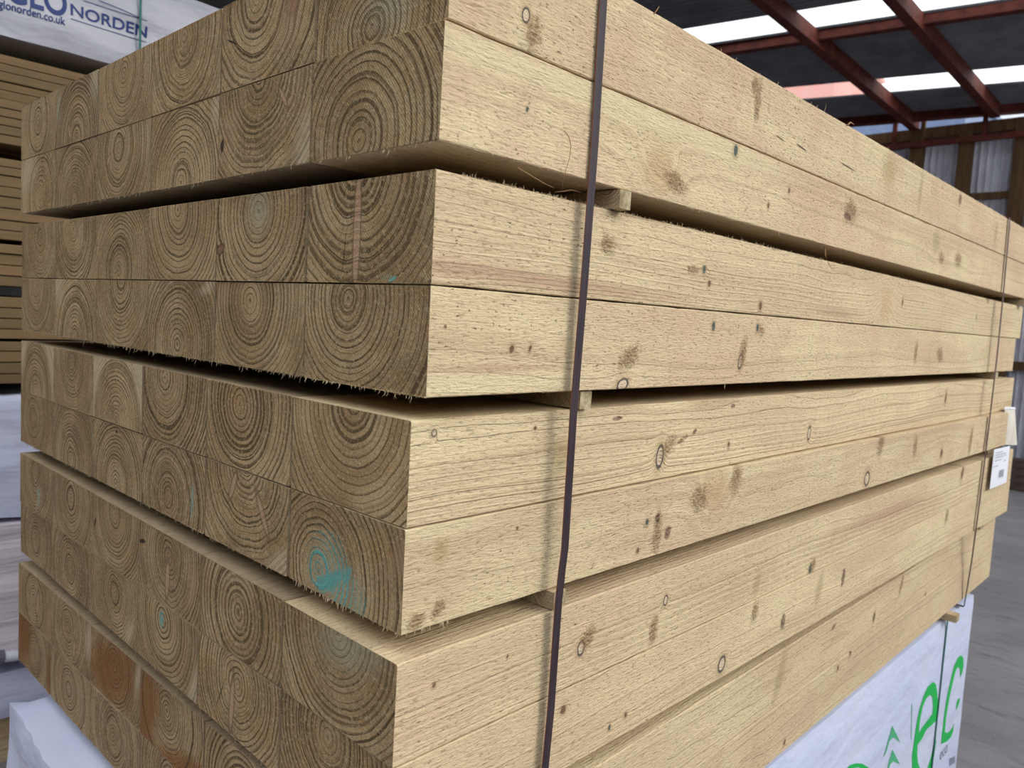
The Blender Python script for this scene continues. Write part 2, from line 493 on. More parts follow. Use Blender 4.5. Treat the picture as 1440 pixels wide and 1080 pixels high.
def roof_beam(a, b, w, h, below, name='roof_beam'):
    mb = MB(); w *= .72; mb.beam(a + RN * below, b + RN * below, w, h, up=up)
    # bottom flange
    mb.beam(a + RN * (below + h / 2), b + RN * (below + h / 2), w * 1.25, .02, up=up)
    return struct(mb.build(name, m_red))


def ext(a, b, t0, t1): return a + (b - a) * t0, a + (b - a) * t1


a, b_ = ext(rp(1098, 0), rp(1290, 165), -1.6, 1.0); roof_beam(a, b_, .11, .15, .09)
a, b_ = ext(rp(1278, 0), rp(1398, 140), -1.9, 1.04); roof_beam(a, b_, .11, .15, .09)
r2a, r2b = rp(1278, 0), rp(1398, 140)
sh = (rp(1290, 165) - rp(1398, 140))
for k in (1,):
    a, b_ = ext(r2a - sh * .0 + Vector((1.55 * k, 0, 0)), r2b + Vector((1.55 * k, 0, 0)), -1.9, 1.04); roof_beam(a, b_, .11, .15, .09)
a, b_ = xline((rp(1010, 64), rp(1296, 20)), XL), xline((rp(1010, 64), rp(1296, 20)), XR); roof_beam(a, b_, .09, .10, .05)
a, b_ = xline(ev, XL), xline(ev, XR); roof_beam(a, b_, .10, .13, .04)

# far wall: corrugated cladding on timber studs below an open strip
m_zinc = simple_mat('galvanised_cladding', (.78, .78, .86), .5, .5, .1, 5, (.62, .62, .70), .002)
m_stud = simple_mat('brown_framing_timber', (.15, .085, .04), .8, .2, 0., 4, (.09, .05, .025), .003, (6, 6, .6))


def wp(u, v, dy=0.0): return on_axis(u, v, 1, Y_WALL + dy)


z_lint = wp(1400, 172).z
mb = MB(); P = []; F = []; x0, x1 = -9.0, 2.4; n = int((x1 - x0) / .076) * 8
for i in range(n + 1):
    x = x0 + (x1 - x0) * i / n; yy = Y_WALL + .10 + .030 * math.sin(2 * PI * i / 8)
    P += [(x, yy, Z_GROUND), (x, yy, z_lint)]
for i in range(n): F.append((2 * i, 2 * i + 1, 2 * i + 3, 2 * i + 2))
mb.add(P, F); struct(mb.build('wall_back', m_zinc, smooth=True))


def wbeam(name, u0, v0, u1, v1, w, h, mat, dy=0., lab=None):
    a = wp(u0, v0, dy); b = wp(u1, v1, dy); mb = MB()
    if abs(u1 - u0) > abs(v1 - v0):
        a, b = xline((a, b), x0), xline((a, b), x1); b.z = a.z = (wp(u0, v0, dy).z + wp(u1, v1, dy).z) / 2
        mb.beam(a, b, h, w)
    else: mb.beam(a, b, w, h, up=Vector((0, 1, 0)))
    return struct(mb.build(name, mat))


wbeam('wall_plate', 1233, 196, 1440, 174, .13, .10, m_stud, -.0)
wbeam('wall_rail', 1255, 208, 1440, 187, .07, .05, m_red, -.09)
wbeam('wall_rail', 1375, 278, 1423, 272, .08, .05, m_stud, 0.0)
wbeam('wall_rail', 1430, 516, 1440, 514, .10, .05, m_stud, 0.0)
for u in (1289, 1357.5, 1436):
    a = wp(u, 225); x = a.x; mb = MB(); mb.box((x - .075, Y_WALL - .06, Z_GROUND), (x + .075, Y_WALL + .05, z_lint))
    struct(mb.build('wall_stud', m_stud))
xs = [wp(1289, 225).x, wp(1357.5, 225).x, wp(1436, 225).x]
for k in (1, 2, 3):
    for x in (xs[0] - .95 * k, xs[2] + .95 * k):
        if x < x1: mb = MB(); mb.box((x - .075, Y_WALL - .06, Z_GROUND), (x + .075, Y_WALL + .05, z_lint)); struct(mb.build('wall_stud', m_stud))
for u, v0, v1, mt, w in ((1261, 160, 209, m_red, .05), (1300, 165, 198, m_stud, .05), (1389, 143, 190, m_red, .05)):
    a = wp(u, v0, -.06); b_ = wp(u - 1, v1, -.06); mb = MB(); mb.box((a.x - w / 2, a.y - .02, b_.z), (a.x + w / 2, a.y + .02, a.z))
    struct(mb.build('roof_post', mt))

# shed's left wall; unseen rear and right walls added to block low light
m_wall = simple_mat('dark_unseen_wall', (.06, .06, .06), .9, .2, 0., 3)
mb = MB(); mb.box((-6.6, -7.0, Z_GROUND), (-6.4, Y_WALL, 4.6)); struct(mb.build('wall_left', m_wall))
mb = MB(); mb.box((-6.4, -6.0, Z_GROUND), (4.6, -5.8, 4.6)); struct(mb.build('shade_wall_rear', m_wall))
mb = MB(); mb.box((4.6, -6.0, Z_GROUND), (4.8, 9.0, 1.9)); struct(mb.build('shade_wall_right', m_wall))

# neighbours seen through the open strip and the clear rooflight
m_brick = simple_mat('pink_brick', (.62, .20, .15), .9, .2, 0., 3, (.55, .24, .2))
m_blue = simple_mat('blue_grey_cladding', (.10, .14, .24), .6, .4, 0., 2, (.12, .17, .28))
m_white = simple_mat('white_render', (.75, .76, .8), .8, .3)


def outside(name, u0, v0, u1, v1, Y, depth, mat, label, cat, zb=None):
    a = on_axis(u0, v0, 1, Y); b = on_axis(u1, v1, 1, Y); mb = MB()
    z1 = max(a.z, b.z); z0 = Z_GROUND if zb is None else zb
    mb.box((min(a.x, b.x), Y, z0), (max(a.x, b.x), Y + depth, z1))
    # shallow pitched roof
    xa, xb = min(a.x, b.x), max(a.x, b.x); zr = z1 + .02
    o = empty(name, ((xa + xb) / 2, Y, Z_GROUND)); tag(o, label, cat)
    w = mb.build('wall', mat, o); w.location = -o.location
    mb = MB(); mb.box((xa - .1, Y - .12, z1), (xb + .1, Y + depth + .1, z1 + .12)); rf = mb.build('roof', mat, o); rf.location = -o.location
    return o


outside('warehouse', 1120, 168, 1357, 170, 22.0, 6., m_blue, 'blue grey warehouse seen through the open strip under the roof', 'building')
outside('brick_building', 1020, 100, 1174, 108, 30.0, 5., m_brick, 'pink brick building seen through the clear roof panel', 'building')
outside('pale_building', 1372, 170, 1475, 150, 29.5, 5., m_white, 'white rendered building beyond the open strip at the right', 'building')

# ------------------------------------------------------------------ the stack of sleepers
SL = 2.4; HH = .0493; HW = .0994
GAP = .0208; PITCH = .202
TIER = [(0.0124, -0.0016, 0.0012), (0.0034, 0.0034, 0.0027), (-0.0114, 0.0006, -0.0024), (-0.004, -0.0079, -0.0079), (-0.0002, 0.0054, 0.0064)]


def row_bottom(i): return (10 - i) * .1 + ((10 - i) // 2) * GAP


def sleeper_matrix(i, k):
    dx, dy, ya = TIER[(i - 1) // 2]
    if (i, k) == (6, 0): ya -= .009
    x = -(k + .5) * PITCH + .001; y = 0.
    return Vector((x + dx - ya * y, y + dy + ya * x, row_bottom(i) + .05)), ya


def cell(fx, fz): return (-HW + 2 * HW * fx, HH - 2 * HH * fz)


# (pith across, pith down, ring spacing, sapwood radius, warp, tone, extras) rows from the top, columns from the near corner
E_ = {
 (1,1): (.47,.86,.0060,.14,.011,-.05,[('pink',.45,.25,.3,.03,.02),('teal',.62,.55,.4,.035,.03)]),
 (1,2): (.42,.05,.0065,.3,.010,-.02,[('knot',.78,.32,0,.014,.012),('pink',.75,.5,.5,.03,.025),('crack',.12,.45,1.2,.0012,.012)]),
 (1,3): (.50,.12,.0055,.3,.009,.08,[]), (1,4): (.50,.22,.0050,.3,.008,.0,[]),
 (1,5): (.52,.92,.0050,.12,.007,.0,[('pale',.95,.15,1.2,.03,.02),('teal',.06,.3,1.5,.03,.008),('spike',.35,.8,1.9,.016,.005)]), (1,6): (.5,.40,.0055,.2,.008,-.02,[]),
 (2,1): (.42,.86,.0066,.3,.007,-.05,[]),
 (2,2): (.45,-.05,.0058,.3,.011,-.02,[('pink',.15,.45,1.1,.028,.014),('hole',.04,.62,1.4,.008,.004),('pale',.97,.85,1.2,.035,.02),('spike',.72,.25,-.9,.016,.0035)]),
 (2,3): (.48,.98,.0055,.2,.010,.05,[('pale',.97,.12,1.2,.02,.012)]), (2,4): (.42,.28,.0048,.3,.010,.0,[('spike',.22,.42,.9,.012,.004)]),
 (2,5): (.48,.92,.0042,.3,.008,-.05,[('pink',.12,.6,-.6,.02,.012),('pink',.85,.5,.9,.03,.01)]), (2,6): (.6,.75,.0060,.13,.012,.1,[('pale',.2,.2,.3,.05,.03)]),
 (3,1): (.42,-.08,.0066,.3,.008,.0,[('spike',.43,.5,1.57,.070,.0065),('crack',.33,.70,1.45,.02,.0006),('paint',.7,.95,0,.01,.003)]),
 (3,2): (.50,.18,.0062,.3,.006,.0,[('teal',.5,.2,0,.02,.02),('knot',.05,.62,.4,.01,.006)]),
 (3,3): (.45,.08,.0056,.3,.008,.05,[]), (3,4): (.45,.85,.0046,.3,.007,.0,[]), (3,5): (.45,.15,.0050,.16,.008,-.02,[]), (3,6): (.55,.25,.0050,.2,.007,.0,[]),
 (4,1): (.38,.16,.0050,.3,.006,.02,[]),
 (4,2): (.42,.20,.0056,.3,.006,.0,[('pink',.07,.12,.2,.022,.014)]), (4,3): (.48,.82,.0050,.3,.006,.0,[('pale',.9,.08,.3,.02,.006)]),
 (4,4): (.50,.0,.0050,.3,.007,-.04,[]), (4,5): (.5,1.0,.0050,.14,.007,.05,[('pale',.06,.15,.8,.03,.02)]), (4,6): (.45,.12,.0050,.2,.007,.0,[]),
 (5,1): (.55,-.06,.0066,.14,.006,.12,[]),
 (5,2): (.42,.20,.0060,.3,.005,.06,[]), (5,3): (.35,.08,.0058,.3,.009,-.03,[]), (5,4): (.50,.95,.0048,.085,.006,.10,[('pale',.06,.25,1.3,.035,.018),('pale',.95,.25,1.7,.035,.014)]),
 (5,5): (.48,.18,.0046,.3,.009,-.02,[('spike',.6,.6,-1.1,.02,.004)]), (5,6): (.48,.9,.0050,.085,.006,.12,[('pale',.06,.25,1.3,.035,.018),('pale',.95,.25,1.7,.035,.018)]),
 (6,1): (.30,.74,.0056,.3,.007,.05,[('solid',.43,.78,.5,.026,.007),('solid',.36,.86,.2,.018,.008),('solid',.56,.66,1.2,.010,.004),('paint',.36,.66,.2,.034,.03),('paint',.55,.86,1.3,.022,.03),('pink',.98,.3,.6,.03,.012)]),
 (6,2): (.50,-.1,.0054,.13,.010,.05,[('spike',.36,.22,1.15,.022,.0055),('spike',.72,.42,-1.0,.032,.0055),('pale',.92,.9,.6,.03,.012)]),
 (6,3): (.45,.75,.0050,.3,.009,.0,[('paint',.82,.62,1.5,.022,.0035),('crack',.2,.7,-.7,.018,.0007),('crack',.55,.12,1.1,.016,.0006)]),
 (6,4): (.50,.9,.0046,.3,.007,.0,[('hole',.5,.1,0,.004,.002)]), (6,5): (.50,.85,.0046,.3,.010,.0,[('pink',.5,.15,1.4,.02,.01)]), (6,6): (.42,.42,.0048,.3,.007,.0,[]),
 (7,1): (.52,.0,.0056,.16,.006,.0,[('teal',.62,.12,.2,.05,.018)]),
 (7,2): (.50,.45,.0060,.3,.005,.02,[]), (7,3): (.5,.3,.0050,.3,.012,-.08,[('spike',.5,.62,1.5,.03,.007),('pink',.9,.55,1.2,.025,.01),('hole',.05,.3,.2,.012,.003)]),
 (7,4): (.52,.1,.0050,.3,.008,.0,[('hole',.1,.45,1.2,.008,.003)]), (7,5): (.5,.3,.0045,.3,.010,-.08,[]), (7,6): (.5,.2,.005,.3,.010,-.08,[('paint',.6,.65,1.4,.018,.012),('spike',.55,.85,1.5,.02,.004)]),
 (8,1): (.45,.15,.0056,.3,.006,.0,[]), (8,2): (.50,.3,.0050,.15,.008,.06,[('spike',.45,.62,1.5,.040,.006),('crack',.3,.6,1.1,.02,.0008)]),
 (8,3): (.45,.22,.0058,.12,.007,.0,[('paint',.42,.22,1.4,.012,.006),('pale',.95,.85,1.2,.03,.012)]), (8,4): (.55,.4,.0042,.3,.012,.02,[('pale',.85,.8,.9,.02,.01)]),
 (8,5): (.5,.55,.0045,.3,.009,-.06,[]), (8,6): (.5,.5,.0045,.3,.010,-.1,[]),
 (9,1): (.5,.5,.0056,.3,.006,.0,[]), (9,2): (.5,.6,.006,.3,.006,.1,[('pink',.85,.2,.3,.02,.01)]), (9,3): (.45,.3,.0048,.3,.009,.0,[('stain',.1,.5,1.4,.07,.035),('stain',.7,.98,.2,.12,.025)]),
 (9,4): (.5,.35,.0048,.3,.009,.0,[('stain',.45,.45,.3,.10,.052),('pale',.97,.1,1.3,.04,.009)]), (9,5): (.45,.35,.0044,.14,.012,.0,[('spike',.6,.7,1.4,.02,.006),('pale',.95,.3,1.4,.03,.012)]), (9,6): (.5,.5,.0046,.3,.012,.06,[('spike',.6,.5,1.4,.03,.008)]),
 (10,1): (.5,.5,.006,.3,.006,0,[]), (10,2): (.5,.5,.006,.3,.006,0,[]), (10,3): (.5,.3,.0055,.3,.008,0,[('stain',.9,.2,.5,.03,.02)]),
 (10,4): (.5,.5,.0048,.3,.010,.0,[('spike',.1,.05,-1.2,.014,.004)]), (10,5): (.48,.5,.0045,.3,.007,-.05,[]), (10,6): (.5,.55,.0045,.3,.009,-.05,[('stain',.2,.3,1.2,.07,.05),('stain',.95,.6,1.5,.04,.012)]),
}
# long faces seen from the right: pink, grain, speck, tone, spacing, features (kind, u, v in the survey, angle, half length, half height in mm)
S_ = {
 1: (.75,.25,1.0,-.04,.010,[('knot',737,20,1.4,7,5),('rough',748,45,1.3,16,9),('rough',1061,118,1.5,12,8),('rough',1065,140,1.5,25,8),('crack',1096,194,-.1,14,1.2),('crack',1126,207,-.1,18,1.4),('crack',1191,234,-.05,34,1.2),('stain',1250,240,1.5,30,30),('stain',1294,270,1.5,40,10),('dark',1350,280,1.4,12,12),('stain',1400,330,1.5,30,14)]),
 2: (.65,.55,.7,.0,.012,[('yellow',660,70,0,60,16),('yellow',800,120,0,110,16),('yellow',1000,200,0,200,15),('teal',1035,212,1.4,7,5),('teal',742,154,1.2,2.5,1.8),('swirl',930,240,1.5,22,30),('rough',950,255,1.4,10,22),('rough',1197,295,1.5,16,24),('dark',1192,305,1.5,6,14),('small',1081,289,1.5,4,3),('stain',1317,340,1.5,20,24),('rough',1324,362,1.5,12,18),('rough',1348,365,1.5,14,26),('small',1110,268,1.4,4,3)]),
 3: (.3,.55,.9,-.02,.0065,[('streak',700,385,0,160,7),('streak',860,410,0,140,7),('streak',1180,440,0,90,8),('rough',855,343,1.5,10,12),('teal',990,379,1.5,5,4),('small',997,399,1.5,4,3.5),('small',1069,430,1.5,6,5),('rough',975,378,0,14,5),('swirl',1246,430,1.5,30,30),('small',1269,425,1.5,7,4),('teal',1373,446,1.5,6,3),('rough',1392,398,1.5,10,16)]),
 4: (.55,.35,1.1,.0,.009,[('small',719,491,1.1,4,3),('teal',1003,459,1.5,6,4),('teal',1065,461,1.5,6,4),('rough',1071,464,1.5,8,8),('knot',1041,508,1.3,11,6),('rough',1045,495,1.4,20,9),('knot',875,541,.3,11,7),('rough',885,502,.5,20,10),('rough',1288,495,1.5,22,10),('rough',1322,498,1.3,14,24),('yellow',700,540,0,120,9),('streak',690,518,0,90,3),('small',745,490,1.2,4,2)]),
 5: (.35,.62,.3,.02,.0055,[('knot',611,609,1.5,3.5,3),('small',753,602,1.5,2.2,2),('knot',928,642,1.45,15,8),('rough',940,628,.7,18,9),('knot',1138,609,1.45,12,5.5),('small',1025,625,1.5,4,3),('dark',869,588,.1,10,2.5),('dark',1031,571,.1,6,3),('dark',977,607,.4,6,3),('rough',960,617,.3,12,3),('stain',790,640,1.5,20,14),('small',1330,560,1.4,12,6)]),
 6: (.5,.4,.9,-.03,.010,[('yellow',620,730,0,60,14),('small',729,743,1.5,2,1.6),('teal',911,734,1.5,4,3.5),('rough',926,745,1.5,26,9),('dark',940,748,1.2,9,7),('dark',926,728,1.5,6,5),('small',898,774,1.3,3.5,3),('rough',588,873,.5,10,7),('rough',619,853,.9,9,6),('stain',622,775,1.5,12,10),('swirl',1008,690,1.4,26,30),('rough',985,700,1.5,16,20),('rough',1036,672,1.4,20,14),('rough',1240,622,1.4,26,16),('rough',1288,628,1.5,22,12),('knot',1220,673,1.3,14,12),('rough',1366,620,1.4,34,14),('dark',1389,615,1.3,24,8),('small',1325,637,1.4,10,8)]),
 7: (.5,.6,.7,-.02,.007,[('knot',818,911,1.4,9,6),('rough',828,895,.8,14,9),('knot',937,844,1.4,7,4.5),('small',612,963,1.2,2.6,2.2),('small',715,923,1.2,2,1.5),('rough',920,885,1.4,18,9),('teal',1140,799,1.2,9,6),('rough',1144,795,1.1,14,8),('small',1354,665,1.2,16,9),('streak',1250,720,0,200,12),('stain',1065,820,1.2,20,12)]),
 8: (.3,.5,.6,.0,.009,[('dark',1186,812,1.45,16,8),('dark',1101,874,1.35,14,9),('stain',1152,828,1.3,30,12),('small',792,998,1.1,5,5),('teal',857,1023,1.4,3.5,2.5),('small',880,1005,1.3,3,3),('knot',1015,934,1.2,12,10),('rough',1062,859,1.3,16,10),('rough',1332,724,1.2,24,10)]),
 9: (.25,.55,.5,-.02,.008,[('rough',1268,821,1.2,26,8),('dark',1172,882,.3,10,4),('small',1229,868,1.3,10,6),('stain',1097,950,1.2,45,14),('small',1300,847,1.2,8,5)]),
 10: (.5,.5,.5,-.04,.008,[('small',1197,907,1.2,8,5),('small',1103,1044,1.2,5,4),('small',1178,940,1.2,5,4)]),
}
COLW = ['at near corner', 'second from near corner', 'third from near corner', 'third from left end', 'second from left end', 'at left end']
TIERW = ['top', 'second', 'middle', 'fourth', 'bottom']
g_side_shaded = [side_mat(100 + j, -.06 + .04 * j, -.03 + .02 * j, .0075, .5, .55, .6, -.42, []) for j in range(3)]  # inner sleepers: shade put into the colour so the tier gaps look dark


def sleeper_mesh(i, k, mats):
    mb = MB(); rnd = random.Random(i * 31 + k)
    near = (k == 0)
    L_ = {4: 2.345, 6: 2.27}.get(i, SL) if near else SL
    n = 150 if near else 14
    ch = .0012
    sec = [(-HW + ch, -HH), (HW - ch, -HH), (HW, -HH + ch), (HW, HH - ch), (HW - ch, HH), (-HW + ch, HH), (-HW, HH - ch), (-HW, -HH + ch)]
    P = []; F = []
    ph = rnd.random() * 50
    for j in range(n + 1):
        y = L_ * j / n
        bow = .0012 * noise.noise(Vector((ph, y * 1.3, 0)))
        for q, (x, z) in enumerate(sec):
            e = .0007 if near else .0004
            jx = e * noise.noise(Vector((ph + q * 3.3, y * 22, 1))); jz = e * 1.2 * noise.noise(Vector((ph + q * 5.1, y * 30, 2)))
            yy = y
            if j == 0: yy = rnd.uniform(-.0006, .0006)
            P.append((min(HW, x + jx) if x > 0 else max(-HW, x + jx), yy, max(-HH, min(HH, z + jz + bow * .4))))
    for j in range(n):
        for q in range(8):
            F.append((j * 8 + q, j * 8 + (q + 1) % 8, (j + 1) * 8 + (q + 1) % 8, (j + 1) * 8 + q))
    mb.add(P, F, 0)
    mb.add(P[:8], [tuple(range(7, -1, -1))], 1)
    mb.add(P[-8:], [tuple(range(8))], 2)
    # torn fibres along the arrises
    def fib(p, d, L, w=.0004):
        p = Vector(p); d = Vector(d).normalized(); s_ = d.orthogonal().normalized() * w
        s2 = d.cross(s_).normalized() * w
        bend = Vector((rnd.uniform(-.3, .3), rnd.uniform(-.3, .3), rnd.uniform(-.3, .3))) * L
        q1 = p + d * L * .55; q2 = p + d * L + bend
        mb.add([p - s_, p + s_, p + s2, q1 - s_ * .7, q1 + s_ * .7, q1 + s2 * .7, q2], [(0, 1, 4, 3), (1, 2, 5, 4), (2, 0, 3, 5), (3, 4, 6), (4, 5, 6), (5, 3, 6)], 0)
    lower_out = (i % 2 == 0)
    if lower_out:
        cnt = {4: 90, 6: 70, 2: 40, 8: 40}.get(i, 20)
        for _ in range(cnt):
            x = rnd.uniform(-HW, HW); fib((x, rnd.uniform(0, .001), -HH + .0006), (rnd.uniform(-.35, .35), -.25, -1), rnd.expovariate(1 / .0016) + .0009)
        if i == 6 and k == 0:
            for _ in range(26):
                x = rnd.uniform(-.085, 0.02); fib((x, 0.0005, -HH + .0006), (rnd.uniform(.1, .5), -.3, -1), rnd.uniform(.003, .0075), .0005)
            for _ in range(14): fib((HW - .0006, rnd.uniform(0, .06), -HH + .0006), (.3, rnd.uniform(-.5, .1), -1), rnd.uniform(.002, .006))
    for _ in range(26 if k < 5 else 40):
        z = rnd.uniform(-HH, HH); fib((-HW + .0004, .0005, z), (-.4, -1, rnd.uniform(-.4, .4)), rnd.expovariate(1 / .0009) + .0006, .0003)
    if k == 5:
        for _ in range(26): fib((-HW + .0004, rnd.uniform(0, .02), rnd.uniform(-HH, HH)), (-1, -.3, rnd.uniform(-.3, .3)), rnd.expovariate(1 / .002) + .001, .0003)
    if near:
        if i == 3:
            for _ in range(1100):
                y = min(2.3, .03 + rnd.expovariate(1 / .75)); fib((HW - .0006, y, HH - .0004), (.25, rnd.uniform(-.6, .2), 1), rnd.expovariate(1 / .0010) + .0007)
        if i in (1,):
            for _ in range(40):
                y = rnd.uniform(.3, 2.2); fib((HW - .0006, y, HH - .0004), (.25, rnd.uniform(-.6, .6), 1), rnd.expovariate(1 / .0025) + .0008)
        if i in (2, 4):
            for _ in range(60):
                y = rnd.uniform(.01, 2.2); fib((HW - .0006, y, -HH + .0004), (.2, rnd.uniform(-.6, .6), -1), rnd.expovariate(1 / .001) + .0006)
    o = mb.build('timber_sleeper', mats)
    return o


def feat_word(row, colm):
    px, pz, sp, sap, wp_, tone, fe = E_[(row, colm)]
    ks = [f[0] for f in fe]
    if 'paint' in ks: return 'with turquoise paint'
    if 'stain' in ks: return 'with orange brown stain'
    if 'spike' in ks: return 'with knot streak'
    if 'pink' in ks: return 'with pinkish patch'
    if 'pale' in ks: return 'with pale corners'
    if pz < .3: return 'with rings opening downward'
    if pz > .7: return 'with rings arching upward'
    return 'with centred oval rings'


sleepers = {}
tag_far = {}
for i in range(1, 11):
    for k in range(6):
        px, pz, sp, sap, wrp, tone, fe = E_[(i, k + 1)]
        pxm, pzm = cell(px, pz)
        fm = []
        for (kind, fx, fz, a, ru, rv) in fe:
            cx, cz = cell(fx, fz); fm.append((kind, cx, cz, a, ru, rv))
        em = end_mat(i * 6 + k, pxm, pzm, sp * 1.3, sap, wrp, tone, fm)
        loc, ya = sleeper_matrix(i, k)
        if k == 0:
            pink, grain, speck, tn, ssp, fs = S_[i]
            sf = []
            face_x = loc.x + HW
            for (kind, u, v, a, ru, rv) in fs:
                w = on_axis(u, v, 0, face_x); w = on_axis(u, v, 0, face_x - ya * w.y)
                ly = (w.y - loc.y); lz = w.z - loc.z
                sf.append((kind, ly, max(-HH, min(HH, lz)), a if kind != 'streak' and kind != 'yellow' else 0.0, ru / 1000, rv / 1000))
            sm = side_mat(i, pxm if abs(pxm) > .02 else .03, pzm, ssp, pink, grain, speck, tn, sf)
        else: sm = g_side_shaded[(i + k) % 3]
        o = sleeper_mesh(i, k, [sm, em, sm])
        o.location = loc + Vector((0, [0.0, .0006, -.0004, .0003, -.0006][(i * 7 + k * 3) % 5] + (.003 if i == 1 and k == 0 else 0), 0))
        o.rotation_euler = (0, 0, ya)
        pos = 'upper' if i % 2 else 'lower'
        tag(o, f"sawn sleeper {feat_word(i, k + 1)}, {pos} row of {TIERW[(i - 1) // 2]} tier, {COLW[k]}", 'timber', 'sawn sleepers in the big stack')
        sleepers[(i, k)] = o


def splinter(o, pts_world, r=.0006):
    mb = MB(); inv = (Matrix.Translation(o.location) @ o.rotation_euler.to_matrix().to_4x4()).inverted()
    mb.tube([inv @ Vector(p) for p in pts_world], r, r * .3, 5)
    s_ = mb.build('splinter', m_splint, o, smooth=True); s_['label'] = 'loose curled wood splinter'
    return s_


m_splint = simple_mat('torn_fibre', (.38, .24, .12), .8, .2)
m_splint2 = simple_mat('pale_fibre', (.7, .55, .36), .8, .2)
fx0 = sleepers[(2, 0)].location.x + HW + .002
splinter(sleepers[(2, 0)], [on_axis(u, v, 0, fx0 + dx) for u, v, dx in ((793, 184, .0), (800, 192, .004), (803, 205, .006), (801, 222, .006), (796, 238, .004), (792, 255, .0), (791, 268, -.006))])
splinter(sleepers[(2, 0)], [on_axis(u, v, 0, fx0 - .004) for u, v in ((728, 236), (745, 246), (762, 256), (778, 264))])
fx1 = sleepers[(3, 0)].location.x + HW + .002
splinter(sleepers[(3, 0)], [on_axis(u, v, 0, fx1 + dx) for u, v, dx in ((780, 270, -.01), (792, 269, -.004), (804, 267, 0), (818, 271, .0))])
splinter(sleepers[(3, 0)], [on_axis(u, v, 0, fx1 + dx) for u, v, dx in ((1160, 347, -.002), (1161, 360, .003), (1165, 370, .005), (1170, 380, .004))], .0009)
splinter(sleepers[(1, 0)], [on_axis(u, v, 0, .012) for u, v in ((920, 19), (924, 14), (927, 9))], .0008)
splinter(sleepers[(1, 0)], [on_axis(u, v, 0, .012) for u, v in ((1192, 176), (1196, 172), (1201, 175))], .0016)

# spacer battens between the tiers, where the two straps go round
m_bat = side_mat(77, .0, .02, .004, .1, .8, .4, -.12, [])
m_bat_end = simple_mat('batten_end', (.55, .46, .30), .85, .2, 0., 60, (.25, .19, .1))
ORD = ['below the top tier', 'below the second tier', 'below the middle tier', 'below the fourth tier', 'under the bottom tier']
near_px = [(865, 276, 889), (832, 565, 851), (788, 840, 803), (812, 1074, 830), None]
far_y = [2.335, 2.17, 2.175, 2.15, 1.93]
for t in range(5):
    i = 2 * (t + 1)
    zt = row_bottom(i); zb = zt - GAP
    x_edge = max(TIER[t][0], TIER[min(4, t + 1)][0])
    y_near = [.263, .240, .213, .215, .215][t]
    for side, y0 in (('near', y_near), ('far', far_y[t])):
        stick = {('near', 0): .006, ('near', 1): .008, ('near', 2): .010, ('near', 3): .008, ('near', 4): .004}.get((side, t), .004 if t < 4 else .012)
        mb = MB(); w = .020 if side == 'near' else .034
        x1_ = min(TIER[t][0], TIER[min(4, t + 1)][0]) + stick + (.006 if t == 0 else 0)
        mb.box((-1.222, -w / 2, .0004), (x1_, w / 2, GAP - .0008))
        # end grain cap
        mb.add([(x1_ + .0002, -w / 2, .0004), (x1_ + .0002, w / 2, .0004), (x1_ + .0002, w / 2, GAP - .0008), (x1_ + .0002, -w / 2, GAP - .0008)], [(0, 1, 2, 3)], 1)
        o = mb.build('spacer_batten', [m_bat, m_bat_end]); o.location = (0, y0, zb)
        tag(o, f"small square wooden spacer batten {ORD[t]}, beside the {side} strap", 'batten', 'spacer battens')

# steel straps round the whole stack
m_strap, T, b = mat_base('brown_steel_strap', .55, .35)
P = objco(T); n_ = T.noise(T.vm('MULTIPLY', P, (300., 300., 12.)), 1., 4, .6)
T.link(T.mix(T.sstep(n_, .35, .65), (.026, .016, .024), (.045, .028, .036)), b.inputs['Base Color']); bump(T, b, n_, .0004)
m_rust = simple_mat('rusty_strap_edge', (.30, .10, .03), .8, .3)


def strap(name, pts, w, label, th=.0009):
    """closed ribbon; pts = (x, y, z) loop"""
    mb = MB(); n = len(pts); V = []
    c = Vector((sum(p[0] for p in pts) / n, 0, sum(p[2] for p in pts) / n))
    for k, p in enumerate(pts):
        p = Vector(p); a = Vector(pts[k - 1]); b = Vector(pts[(k + 1) % n])
        d = (b - a); d.y = 0; d.normalize(); nn = Vector((d.z, 0, -d.x))
        if nn.dot(p - c) < 0: nn = -nn
        for (sy, so) in ((-1, 0), (1, 0), (1, 1), (-1, 1)):
            V.append(p + Vector((0, sy * w / 2, 0)) + nn * (th * so))
    F = []; M = []
    for k in range(n):
        a = k * 4; b = ((k + 1) % n) * 4
        for q in range(4):
            F.append((a + q, a + (q + 1) % 4, b + (q + 1) % 4, b + q)); M.append(1 if q in (1, 3) else 0)
    mb.v = [tuple(v) for v in V]; mb.f = F; mb.m = M
    o = mb.build(name, [m_strap, m_rust]); tag(o, label, 'strap', 'steel straps round the stack')
    return o


ztop = row_bottom(1) + .1
def face_at(t, y): dx, dy, ya = TIER[t]; return dx + .001 - ya * y


def along(line, z, x):
    """y where the strap's surveyed run passes height z in the plane x"""
    pts = [on_axis(u, v, 0, x) for u, v in line]
    if z >= pts[0].z: a, b = pts[0], pts[1]
    elif z <= pts[-1].z: a, b = pts[-2], pts[-1]
    else:
        for a, b in zip(pts, pts[1:]):
            if a.z >= z >= b.z: break
    t = (a.z - z) / (a.z - b.z)
    return a.y + (b.y - a.y) * max(-.6, min(1.6, t))


